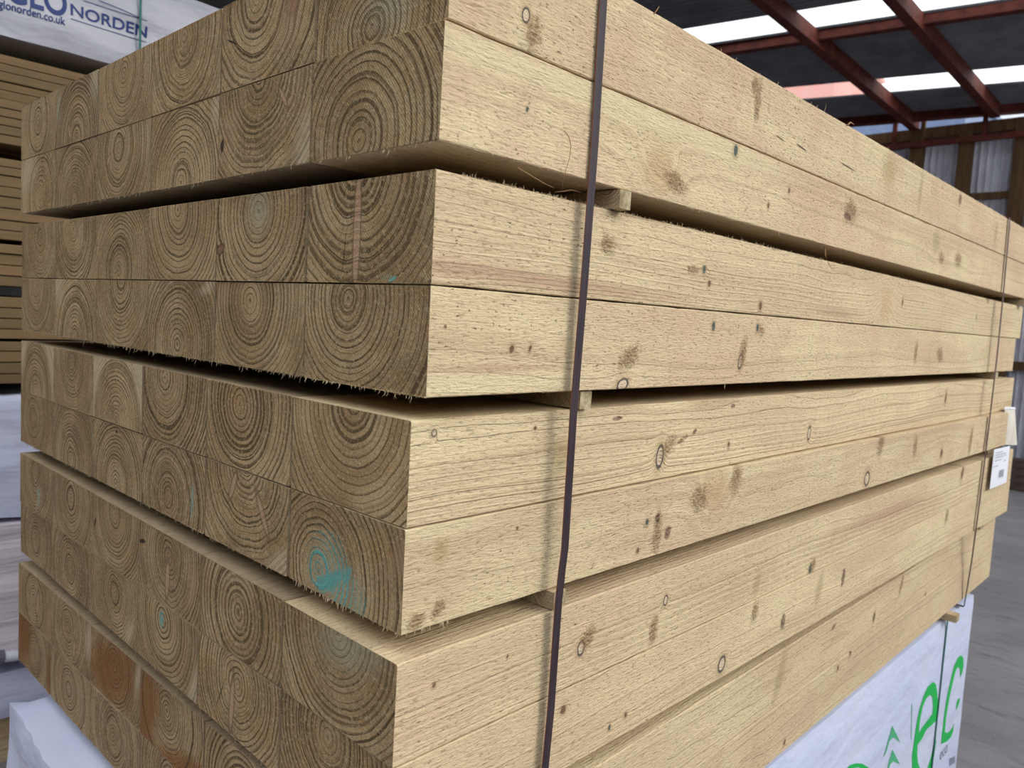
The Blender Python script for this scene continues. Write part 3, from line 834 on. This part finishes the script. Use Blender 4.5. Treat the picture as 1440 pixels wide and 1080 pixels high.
def strap_pts(line, y0, extra=.0012):
    raw = []
    for t in range(5):
        x = face_at(t, y0)
        raw += [(row_bottom(2 * t + 1) + .1, x), (row_bottom(2 * t + 2), x)]
    raw.append((row_bottom(10) - GAP - .0005, face_at(4, y0)))
    hull = []                      # taut: the ribbon spans the hollows
    for p in raw:
        while len(hull) >= 2:
            (z1, x1), (z2, x2) = hull[-2], hull[-1]
            if x2 <= x1 + (p[1] - x1) * (z2 - z1) / (p[0] - z1) + 1e-6: hull.pop()
            else: break
        hull.append(p)
    def xat(z):
        for (z1, x1), (z2, x2) in zip(hull, hull[1:]):
            if z1 >= z >= z2: return x1 + (x2 - x1) * (z1 - z) / (z1 - z2)
        return hull[0][1] if z > hull[0][0] else hull[-1][1]
    zs = sorted({round(z, 4) for z, x in hull} | {round(on_axis(u, v, 0, .005).z, 4) for u, v in line if hull[-1][0] < on_axis(u, v, 0, .005).z < ztop}, reverse=True)
    pts = []
    for z in zs:
        x = xat(z) + extra
        pts.append((x, along(line, z, x), z + (.001 if z == zs[0] else 0)))
    xl = -6 * PITCH - .012
    pts.append((xl, pts[-1][1], zs[-1])); pts.append((xl - .004, pts[0][1], ztop + .0005)); pts.append((xl + .01, pts[0][1], ztop + .002))
    return pts


near = ((848, 0), (836, 200), (821, 400), (806, 580), (794, 770), (790, 800), (785, 845), (774, 1000), (766, 1080))
strap('steel_strap', strap_pts(near, .215), .0118, 'dark brown steel strap with rusty edges around the near end of the sleepers')
far = ((1419, 320), (1410, 420), (1402, 500), (1389, 610), (1378, 700), (1366, 790), (1359, 832))
strap('steel_strap', strap_pts(far, 2.1, .0025), .013, 'thin dark steel strap around the far end of the sleepers')

# paper tags at the far right end
m_paper = simple_mat('white_paper', (.80, .83, .90), .7, .3)
m_ink = simple_mat('grey_print', (.22, .23, .28), .8, .2)
m_cream = simple_mat('cream_paper', (.66, .62, .52), .7, .3, 0., 30, (.74, .71, .62))


def sheet(name, quad, x, mat, label, curl=.0, th=.0006, parent=None):
    P = [on_axis(u, v, 0, x) for u, v in quad]     # tl tr br bl
    mb = MB(); n = 8; V = []; F = []
    for side in (0, 1):
        for i in range(n + 1):
            for j in range(n + 1):
                a = P[0].lerp(P[1], i / n); b = P[3].lerp(P[2], i / n); p = a.lerp(b, j / n)
                p = p + Vector((curl * math.sin(PI * i / n) * math.sin(PI * j / n * .8 + .3) + side * th, 0, 0)); V.append(p)
    N = (n + 1) ** 2
    for i in range(n):
        for j in range(n):
            q = i * (n + 1) + j
            F.append((q, q + 1, q + n + 2, q + n + 1)); F.append((N + q, N + q + n + 1, N + q + n + 2, N + q + 1))
    for i in range(n):
        F += [(i * (n + 1), (i + 1) * (n + 1), N + (i + 1) * (n + 1), N + i * (n + 1)), (i * (n + 1) + n, N + i * (n + 1) + n, N + (i + 1) * (n + 1) + n, (i + 1) * (n + 1) + n),
              (i, N + i, N + i + 1, i + 1), (n * (n + 1) + i, n * (n + 1) + i + 1, N + n * (n + 1) + i + 1, N + n * (n + 1) + i)]
    mb.add(V, F)
    o = mb.build(name, mat, parent, smooth=False)
    return o


lab_q = [(1398, 632), (1420, 627), (1415, 678), (1391.5, 688)]
XT = .0225
lab = sheet('paper_label', lab_q, XT, m_paper, '', .002); tag(lab, 'white printed paper label with barcode at the far end of the stack', 'label')


def lab_pt(a, b):
    P = [on_axis(u, v, 0, XT + .004) for u, v in lab_q]
    return P[0].lerp(P[1], a).lerp(P[3].lerp(P[2], a), b)


mb = MB()
for k in range(12):
    a = .50 + k * .024; w = .012 if k % 3 else .018
    mb.add([lab_pt(a, .60), lab_pt(a + w, .60), lab_pt(a + w, .80), lab_pt(a, .80)], [(0, 1, 2, 3)])
mb.build('barcode', m_ink, lab)
mb = MB()
for b0, a0, a1 in ((.10, .15, .55), (.16, .15, .80), (.22, .15, .62), (.30, .15, .5), (.36, .7, .85), (.44, .12, .35), (.22, .7, .82)):
    k = a0
    while k < a1:
        mb.add([lab_pt(k, b0), lab_pt(k + .035, b0), lab_pt(k + .035, b0 + .022), lab_pt(k, b0 + .022)], [(0, 1, 2, 3)]); k += .05
mb.build('printed_lines', m_ink, lab)
tg = sheet('paper_tag', [(1413, 575), (1427, 575), (1430, 626), (1409, 625)], .003, m_cream, '', .008)
tag(tg, 'blank cream paper tag hanging at the far end above the white label', 'tag')
tf = sheet('folded_edge', [(1413, 572.5), (1427, 572.5), (1428, 576), (1412, 576)], .004, m_paper, '', .004, parent=tg)

# ------------------------------------------------------------------ wrapped packages
def wrap_mat(name, col, col2, dirt=.2, seed=0., stretch=(1., 1., 3.)):
    m, T, b = mat_base(name, .42, .45)
    P = T.vm('ADD', objco(T), (seed, 0., 0.))
    n1 = T.noise(T.vm('MULTIPLY', P, stretch), 2.2, 4, .55); n2 = T.noise(P, 18, 5, .6); n3 = T.noise(T.vm('MULTIPLY', P, (60., 60., 5.)), 1., 3, .6)
    c = T.mix(T.sstep(n1, .35, .65), col, col2)
    c = T.mix(T.sstep(n3, .68, .8, 0., dirt), c, (.25, .23, .2))
    T.link(c, b.inputs['Base Color'])
    bump(T, b, T.m('ADD', n1, T.m('MULTIPLY', n2, .12)), .03, .6)
    b.inputs['Subsurface Weight'].default_value = 0.
    return m


def wrapped(name, lo, hi, mat, seed, amp=.008, step=.05, fold=(1., .6, 5.), mod=None):
    """plastic-wrapped pack: a rounded box whose skin is pushed about by folds"""
    lo = Vector(lo); hi = Vector(hi); S = hi - lo; R = .010
    mb = MB()
    def skin(p, nrm):
        q = p.copy(); f = noise.noise(Vector((p.x * fold[0] * 3 + seed, p.y * fold[1] * 3, p.z * fold[2] + p.y * 1.4)))
        f2 = noise.noise(Vector((p.x * 9 + seed, p.y * 9, p.z * 14)))
        q += nrm * (amp * (1 - abs(f) * 2.2) - amp + .25 * amp * f2)
        if mod: q = mod(q, nrm)
        return q
    def face(o, a, b, nrm):
        na = max(2, int(a.length / step)); nb = max(2, int(b.length / step)); V = []; F = []
        for i in range(na + 1):
            for j in range(nb + 1):
                p = o + a * (i / na) + b * (j / nb)
                c = Vector([min(max(p[t], lo[t] + R), hi[t] - R) for t in range(3)])
                dd = p - c
                nn = nrm
                if dd.length > 1e-6: nn = dd.normalized(); p = c + nn * R
                V.append(skin(p, nn))
        for i in range(na):
            for j in range(nb):
                q = i * (nb + 1) + j; F.append((q, q + nb + 1, q + nb + 2, q + 1))
        mb.add(V, F)
    X, Y, Z = Vector((S.x, 0, 0)), Vector((0, S.y, 0)), Vector((0, 0, S.z))
    face(lo.copy(), X, Z, Vector((0, -1, 0))); face(lo + Y, Z, X, Vector((0, 1, 0)))
    face(lo + X, Y, Z, Vector((1, 0, 0))); face(lo.copy(), Z, Y, Vector((-1, 0, 0)))
    face(lo + Z, X, Y, Vector((0, 0, 1))); face(lo.copy(), Y, X, Vector((0, 0, -1)))
    return mb.build(name, mat, smooth=True)


# pack below the stack
PK_TOP = row_bottom(10) - GAP - .0015
m_wrapw = wrap_mat('white_blue_wrap', (.66, .71, .90), (.60, .66, .88), .03)
pk_lo = (-1.09, -.048, Z_GROUND + .09); pk_hi = (-.018, on_axis(1365.5, 890, 0, -.02).y, PK_TOP)
pack = empty('wrapped_pack', (-.55, 1.0, Z_GROUND + .09))
tag(pack, 'white plastic wrapped pack with green lettering under the sleeper stack', 'package')
def rumple(q, nrm):
    f = noise.noise(Vector((q.x * 7, q.y * 7, q.z * 9))) + .5 * noise.noise(Vector((q.x * 22 + q.z * 6, q.y * 20, q.z * 8)))
    if nrm.y < -.5: q.y += .012 * f - .006
    elif nrm.z > .5: q.z -= .004 * abs(f) + max(0., (-1.05 - q.x)) * .3
    elif nrm.x < -.5: q.x += .01 * f + .004
    return q


w = wrapped('plastic_wrap', pk_lo, pk_hi, m_wrapw, 4.2, .0016, .03, mod=rumple); pack_wrap = w; w.parent = pack; w.location = -pack.location
for k, y in enumerate((.15, 1.05, 1.95)):
    mb = MB(); mb.box((-1.08, -.04, 0), (-.01, .04, .0895)); o = mb.build('timber_bearer', m_bat); o.location = (0, y, Z_GROUND)
    tag(o, ['timber bearer under the near end of the wrapped pack', 'timber bearer under the middle of the wrapped pack', 'timber bearer under the far end of the wrapped pack'][k], 'batten')

m_green = simple_mat('bright_green_print', (.0, .47, .08), .5, .4)
m_green2 = simple_mat('soft_green_print', (.07, .44, .22), .5, .4)
m_gstrap = simple_mat('green_plastic_strap', (.012, .12, .10), .5, .3)
PX_FACE = -.0172


from mathutils.bvhtree import BVHTree


def conform(o, wrapobj, off):
    """lay a print on the skin of the wrap it is printed on"""
    T_ = wrapobj.data
    bvh = BVHTree.FromPolygons([v.co for v in T_.vertices], [tuple(p.vertices) for p in T_.polygons])
    xmax = max(v.co.x for v in o.data.vertices)
    for v in o.data.vertices:
        h_ = bvh.ray_cast(Vector((xmax + .3, v.co.y, v.co.z)), Vector((-1, 0, 0)))
        if h_[0] is not None: v.co.x = h_[0].x + off + .3 * (v.co.x - xmax)


def tri_print(name, polys, mat, scale, ox, oy, parent, x=PX_FACE, axis=0):
    from mathutils.geometry import tessellate_polygon
    mb = MB()
    for loops in polys:
        L = [[on_axis(ox + a / scale, oy + b / scale, axis, x) for a, b in lp] for lp in loops]
        flat = [p for lp in L for p in lp]
        tris = tessellate_polygon([[Vector((p.y, p.z, 0)) for p in lp] for lp in L])
        mb.add(flat, [tuple(t) for t in tris])
    o = mb.build(name, mat, parent); o.location = -parent.location
    return o


SC = 4.91
cc = [(413,915),(415,860),(432,720),(450,600),(478,470),(500,380),(525,320),(548,302),(565,320),(568,370),(560,420),(545,458),(543,400),(535,385),(520,390),(505,440),(480,550),(462,640),(445,740),(437,830),(448,840),(470,828),(490,800),(500,770),(495,830),(480,870),(450,900)]
leaf = [(515,680),(518,640),(530,605),(545,598),(538,630),(525,665)]
tri_print('letter_c', [[cc], [leaf]], m_green, SC, 1240, 860, pack)
eo = [(245,1220),(222,1150),(213,1080),(212,1000),(225,900),(240,790),(262,680),(290,590),(320,520),(355,485),(375,500),(385,570),(390,640),(386,700),(380,750),(350,780),(310,815),(280,880),(250,920),(247,980),(252,1040),(268,1090),(290,1100),(320,1080),(345,1000),(360,920),(372,865),(378,900),(365,1000),(345,1090),(310,1180),(275,1220)]
eh = [(258,838),(265,760),(285,660),(310,600),(335,575),(350,590),(355,650),(350,705),(320,748),(285,795)]
tri_print('letter_e', [[eo, eh]], m_green, SC, 1240, 860, pack)
ch1 = [(15,1010),(45,900),(78,790),(130,902),(85,868),(58,895),(30,985)]
ch2 = [(35,1110),(55,1030),(78,955),(130,1057),(85,1035),(60,1060),(50,1110)]
tri_print('arrow_mark', [[ch1]], m_green2, SC, 1240, 860, pack)
tri_print('arrow_mark', [[ch2]], m_green2, SC, 1240, 860, pack)
tri_print('thin_line', [[[(211,635),(215,635),(207,880),(203,880)]]], m_green2, SC, 1240, 860, pack)
arc = [(-260,1140),(-245,1090),(-215,1060),(-175,1048),(-130,1052),(-90,1078),(-70,1120),(-95,1130),(-120,1095),(-160,1075),(-200,1085),(-225,1110),(-240,1150)]
tri_print('letter_o', [[arc]], m_green, SC, 1240, 860, pack)
mb = MB()
for k in range(7):
    a = on_axis(1240 + (470 + k * 6) / SC, 860 + (1020 - k * 4) / SC, 0, PX_FACE); a2 = on_axis(1240 + (470 + k * 6) / SC, 860 + (1070 - k * 4) / SC, 0, PX_FACE)
    mb.add([a, a + Vector((0, .004, 0)), a2 + Vector((0, .004, 0)), a2], [(0, 1, 2, 3)])
o = mb.build('barcode', m_ink, pack); o.location = -pack.location
gs = MB(); a = on_axis(1326.5, 876, 0, PX_FACE); b_ = on_axis(1315, 1080, 0, PX_FACE)
gy = (a.y + b_.y) / 2
P0 = [(PX_FACE + .001, gy, PK_TOP + .001), (PX_FACE + .001, gy, pk_lo[2] - .001), (-1.094, gy, pk_lo[2] - .001), (-1.094, gy, PK_TOP + .001)]
for k in range(4): gs.beam(P0[k], P0[(k + 1) % 4], .0012, .010, up=Vector((0, 1, 0)))
o = gs.build('packing_strap', m_gstrap, pack); o.location = -pack.location; o['label'] = 'green plastic packing strap'


def text_obj(name, body, origin, ydir, zdir, size, mat, parent, bold=0., spacing=1., xs=1.):
    cu = bpy.data.curves.new(name, 'FONT'); cu.body = body; cu.size = size; cu.offset = bold; cu.extrude = .0002; cu.space_character = spacing
    ob = bpy.data.objects.new(name, cu); COL.objects.link(ob)
    yv = Vector(ydir).normalized(); zv = Vector(zdir).normalized(); nv = yv.cross(zv)
    M = Matrix((yv * xs, zv, nv)).transposed().to_4x4(); M.translation = Vector(origin)
    dg = bpy.context.evaluated_depsgraph_get(); dg.update()
    me = bpy.data.meshes.new_from_object(ob.evaluated_get(dg)); bpy.data.objects.remove(ob)
    me.transform(M); me.materials.clear(); me.materials.append(mat)
    o = bpy.data.objects.new(name, me); COL.objects.link(o); o.parent = parent
    if parent: o.location = -parent.location
    return o


a = on_axis(1240 + 400 / SC, 860 + 1035 / SC, 0, PX_FACE); b_ = on_axis(1240 + 450 / SC, 860 + 1000 / SC, 0, PX_FACE)
text_obj('printed_word', 'eco', a, (0, 1, 0), (0, 0, 1), .055, m_ink, pack)

# ------------------------------------------------------------------ the stack behind on the left
XB = -2.30


def lz(v): return on_axis(10, v, 0, XB).z


m_board, T, b = mat_base('background_board', .8, .2)
P = objco(T); oi = T.node('ShaderNodeObjectInfo').outputs['Random']
rv = T.m('MULTIPLY', oi, 37.)
Pn = T.vm('ADD', P, T.comb(rv, rv, 0.))
n1 = T.noise(T.vm('MULTIPLY', Pn, (20., 1.4, 30.)), 1., 4, .6); n2 = T.noise(T.vm('MULTIPLY', Pn, (200., 8., 260.)), 1., 3, .6)
c = T.mix(T.sstep(oi, 0., 1.), (.20, .135, .068), (.27, .168, .086)); c = T.mix(T.sstep(n1, .35, .7), c, (.155, .112, .057)); c = T.mix(T.sstep(n2, .55, .75, 0., .5), c, (.12, .08, .04))
T.link(c, b.inputs['Base Color']); bump(T, b, n2, .001)
m_board_pale = simple_mat('pale_board', (.50, .37, .22), .8, .2, 0., 4, (.40, .28, .15), .001, (10, 1, 20))
BY0, BY1 = -1.6, 2.6
bundles = [('topmost', [77, 90, 101.5, 115, 127, 140, 153, 165, 177, 190, 203]),
           ('second', [223, 235, 247, 263, 277, 293, 310, 324, 337.5]),
           ('third', [343, 357, 373, 388, 403]),
           ('fourth', [417, 433, 448, 463, 477]),
           ('lowest', [480, 494, 510, 526, 540])]
ORDN = ['top', 'second', 'third', 'fourth', 'fifth', 'sixth', 'seventh', 'eighth', 'ninth', 'tenth']
rb = random.Random(3)
first = None
for name, vsn in bundles:
    for k in range(len(vsn) - 1):
        z1 = lz(vsn[k]); z0 = lz(vsn[k + 1]); th = z1 - z0
        hw = .09
        if first is None:
            mb = MB(); c_ = .0015
            sec = [(-hw + c_, -.5), (hw - c_, -.5), (hw, -.44), (hw, .44), (hw - c_, .5), (-hw + c_, .5), (-hw, .44), (-hw, -.44)]
            n = 6; V = []; F = []
            for j in range(n + 1):
                y = BY0 + (BY1 - BY0) * j / n; V += [(x, y, z) for x, z in sec]
            for j in range(n):
                for q in range(8): F.append((j * 8 + q, j * 8 + (q + 1) % 8, (j + 1) * 8 + (q + 1) % 8, (j + 1) * 8 + q))
            F.append(tuple(range(7, -1, -1))); F.append(tuple(n * 8 + q for q in range(8)))
            mb.add(V, F); first = mb.build('sawn_board', m_board); o = first
        else:
            o = first.copy(); COL.objects.link(o)
        o.scale = (1, 1, th * .91)
        o.location = (XB - hw + rb.uniform(-.008, .004), rb.uniform(-.03, .03), (z0 + z1) / 2)
        last = k == len(vsn) - 2
        w_ = 'bottom' if last else ORDN[k]
        tag(o, f"brown sawn board in the {name} bundle of the left background stack, {w_ if last or k == 0 else w_ + ' from its top'}", 'board', 'sawn boards in the left background stack')
def bearers(z0, z1, txt):
    for y, wd in ((-.9, 'near'), (1.9, 'far')):
        mb = MB(); mb.box((XB - .7, -.04, .0005), (XB - .03, .04, z1 - z0 - .001)); o = mb.build('timber_bearer', m_bat); o.location = (0, y, z0)
        tag(o, f"dark {wd} bearer {txt} in the left background stack", 'batten')
bearers(lz(77), lz(53), 'under the white lettered pack')
bearers(lz(223), lz(203), 'under the topmost bundle')
bearers(lz(417), lz(403), 'under the third bundle')
bearers(lz(554), lz(540), 'under the lowest bundle')
# dark core so no daylight shows between the boards: further rows of boards stand behind the front one
m_core = simple_mat('shaded_board_core', (.12, .08, .045), .9, .1, 0., 6)
for k, (name, vsn) in enumerate(bundles):
    mb = MB(); mb.box((XB - .70, BY0 + .05, lz(vsn[-1]) + .001), (XB - .195, BY1 - .05, lz(vsn[0]) - .001)); o = mb.build('board_bundle', m_board_pale)
    tag(o, f"rear rows of the {name} board bundle in the left background stack", 'boards'); o['kind'] = 'stuff'

# lettered pack on top
m_wrapt = wrap_mat('grey_white_wrap', (.41, .42, .48), (.35, .36, .42), .35, 9.)
zt0 = lz(53); zt1 = on_axis(285, 0, 0, XB).z
def sag(q, nrm):
    if nrm.x > .5:
        q.x += .004 * math.sin(q.z * 40 + q.y * 3)
    return q
tp = empty('wrapped_pack', (XB - .35, .5, zt0)); tag(tp, 'grey white wrapped pack with blue lettering on top of the left background stack', 'package')
w = wrapped('plastic_wrap', (XB - .7, BY0 - .1, zt0), (XB, BY1 + .2, zt1), m_wrapt, 1.3, .010, .03, (1., .9, 7.), sag); tp_wrap = w; w.parent = tp; w.location = -tp.location
m_navy = simple_mat('blue_ink', (.008, .03, .16), .5, .3)
XP = XB + .004
A = on_axis(100, 20, 0, XP); B = on_axis(209, 53, 0, XP)
zb_ = (A.z + B.z) / 2
o = text_obj('printed_word', 'NORDEN', (XP, A.y, zb_), (0, 1, 0), (0, 0, 1), .062, m_navy, tp, 0.0010)
def fit_y(o, y0, y1):
    ys = [v.co.y for v in o.data.vertices]; a, b = min(ys), max(ys); s = (y1 - y0) / (b - a)
    for v in o.data.vertices: v.co.y = y0 + (v.co.y - a) * s
def fit_z(o, z0, z1):
    zs = [v.co.z for v in o.data.vertices]; a, b = min(zs), max(zs)
    for v in o.data.vertices: v.co.z = z0 + (v.co.z - a) * (z1 - z0) / (b - a)
fit_y(o, A.y, B.y)
capt = on_axis(101, 4, 0, XP).z; fit_z(o, zb_, capt)
o = text_obj('printed_word', 'ANGLO', (XP, 0, zb_), (0, 1, 0), (0, 0, 1), .1, m_navy, tp, 0.0022)
g_l = on_axis(22, 0, 0, XP).y; o_r = on_axis(95, 12, 0, XP).y
ob_z = on_axis(82, 22, 0, XP).z
wL = (o_r - g_l)     # G starts about here
fit_y(o, o_r - wL * 2.05, o_r); fit_z(o, ob_z, ob_z + .085)
a1 = on_axis(0, 12, 0, XP); a2 = on_axis(92, 36, 0, XP)
o = text_obj('printed_word', 'www.anglonorden.co.uk', (XP, 0, a1.z), (0, 1, 0), (0, 0, 1), .04, m_navy, tp, 0.0006)
ys = [v.co.y for v in o.data.vertices]; tot = (a2.y - a1.y) * 22.6 / 14.8
fit_y(o, a2.y - tot, a2.y); fit_z(o, a2.z - .008, a2.z + .024)


def hair(pts, r=.0011):
    mb = MB()
    P = [on_axis(u, v, 0, XP) for u, v in pts]
    for p, q in zip(P, P[1:]): mb.beam(p, q, .0008, .0022, up=Vector((0, 0, 1)))
    o = mb.build('printed_line', m_navy, tp); o.location = -tp.location


hair([(100, 26), (150, 41), (208, 58)]); hair([(118, 0), (160, 14), (208, 29)]); hair([(140, 0), (170, 12), (200, 26)])
P_ = on_axis(197, 30, 0, XP); mb = MB(); gy = P_.y
P0 = [(XP + .002, gy, zt1 + .001), (XP + .002, gy, zt0 - .001), (XB - .703, gy, zt0 - .001), (XB - .703, gy, zt1 + .001)]
for k in range(4): mb.beam(P0[k], P0[(k + 1) % 4], .0012, .008, up=Vector((0, 1, 0)))
o = mb.build('packing_strap', m_gstrap, tp); o.location = -tp.location; o['label'] = 'dark green plastic packing strap'

for o in tp.children:
    if o.name.startswith(('printed',)): conform(o, tp_wrap, .0018)
for o in pack.children:
    if not o.name.startswith(('plastic', 'packing')): conform(o, pack_wrap, .0008)

# wrapped packs lower down on the left
m_wrapb = wrap_mat('blue_grey_wrap', (.66, .70, .88), (.58, .62, .82), .05, 2., (1., .7, 4.))
m_wrapp = wrap_mat('pinkish_white_wrap', (.88, .80, .84), (.76, .68, .73), .05, 5., (1., .5, 9.))
z_a, z_b_, z_c, z_d = lz(554), lz(733), lz(930), lz(1008)
o = wrapped('wrapped_pack', (XB - .7, BY0, z_b_ + .001), (XB + .015, BY1, z_a - .001), m_wrapb, 8.1, .016, .03, (1., .9, 6.)); tag(o, 'blue grey wrapped pack directly below the brown boards at the left edge', 'package')
o = wrapped('wrapped_pack', (XB - .7, BY0, z_c + .001), (XB + .03, BY1, z_b_ - .001), m_wrapp, 3.1, .012, .02, (1., .5, 14.)); tag(o, 'pinkish white pleated wrapped pack at the left edge, third pack down', 'package')
o = wrapped('wrapped_pack', (XB - .7, BY0, z_d + .001), (XB + .03, BY1, z_c - .016), m_wrapb, 6.1, .014, .02, (1., .5, 8.)); tag(o, 'low white wrapped pack at the bottom left, above pale boards', 'package')
mb = MB(); a = on_axis(-14, 926, 0, XB + .045); b_ = on_axis(34, 921, 0, XB + .045)
rt = MB(); rt.tube([a, a.lerp(b_, .33), a.lerp(b_, .66), b_], .018, .016, 12)
pipe = rt.build('rolled_wrap', m_paper, smooth=True); tag(pipe, 'short roll of white wrap poking out between two left packs', 'roll')
m_clip = simple_mat('grey_clip', (.16, .16, .19), .5, .4)
for t_ in (.25, .97):
    p = a.lerp(b_, t_); rt = MB(); rt.tube([p - (b_ - a).normalized() * .012, p + (b_ - a).normalized() * .012], .023, .023, 12); rt.build('clip', m_clip, pipe)
zbs = [z_d, lz(1045), lz(1085)]
nb = 0
zc = z_d - .001
while zc - .078 > Z_GROUND:
    mb = MB(); mb.box((XB - .2, BY0, -.0385), (XB, BY1, .0385)); o = mb.build('sawn_board', m_board_pale); o.location = (0.01 * (nb % 2), 0, zc - .039)
    tag(o, ['pale sawn board at the bottom left under the wrapped packs', 'pale sawn board just above the floor at bottom left'][min(nb, 1)], 'board'); zc -= .0785; nb += 1
mb = MB(); mb.box((XB - .7, BY0, Z_GROUND), (XB, BY1, zc)); o = mb.build('timber_bearer', m_bat); tag(o, 'timber bearer on the floor under the left background stack', 'batten')

# dark weathered boards lying by the far wall
m_old = simple_mat('dark_weathered_board', (.085, .06, .05), .85, .2, 0., 5, (.16, .125, .11), .003, (1, 8, 8))
q = on_axis(1436, 700, 2, Z_GROUND)
for k in range(7):
    mb = MB(); L = 2.2; mb.box((-L, -.11, -.04), (L * .6, .11, .04))
    o = mb.build('weathered_board', m_old); lay = k // 2
    o.location = (q.x + .35 * (k % 2) - .1, q.y + .5 + .30 * (k % 2), Z_GROUND + .041 + .083 * lay); o.rotation_euler = (0, 0, [.01, .0, .01, .0, -.01, .0, .01][k])
    tag(o, f"dark weathered board in the low pile by the far wall, {['front of the bottom layer', 'back of the bottom layer', 'front of the second layer', 'back of the second layer', 'front of the third layer', 'back of the third layer', 'alone on top'][k]}", 'board', 'dark boards by the far wall')
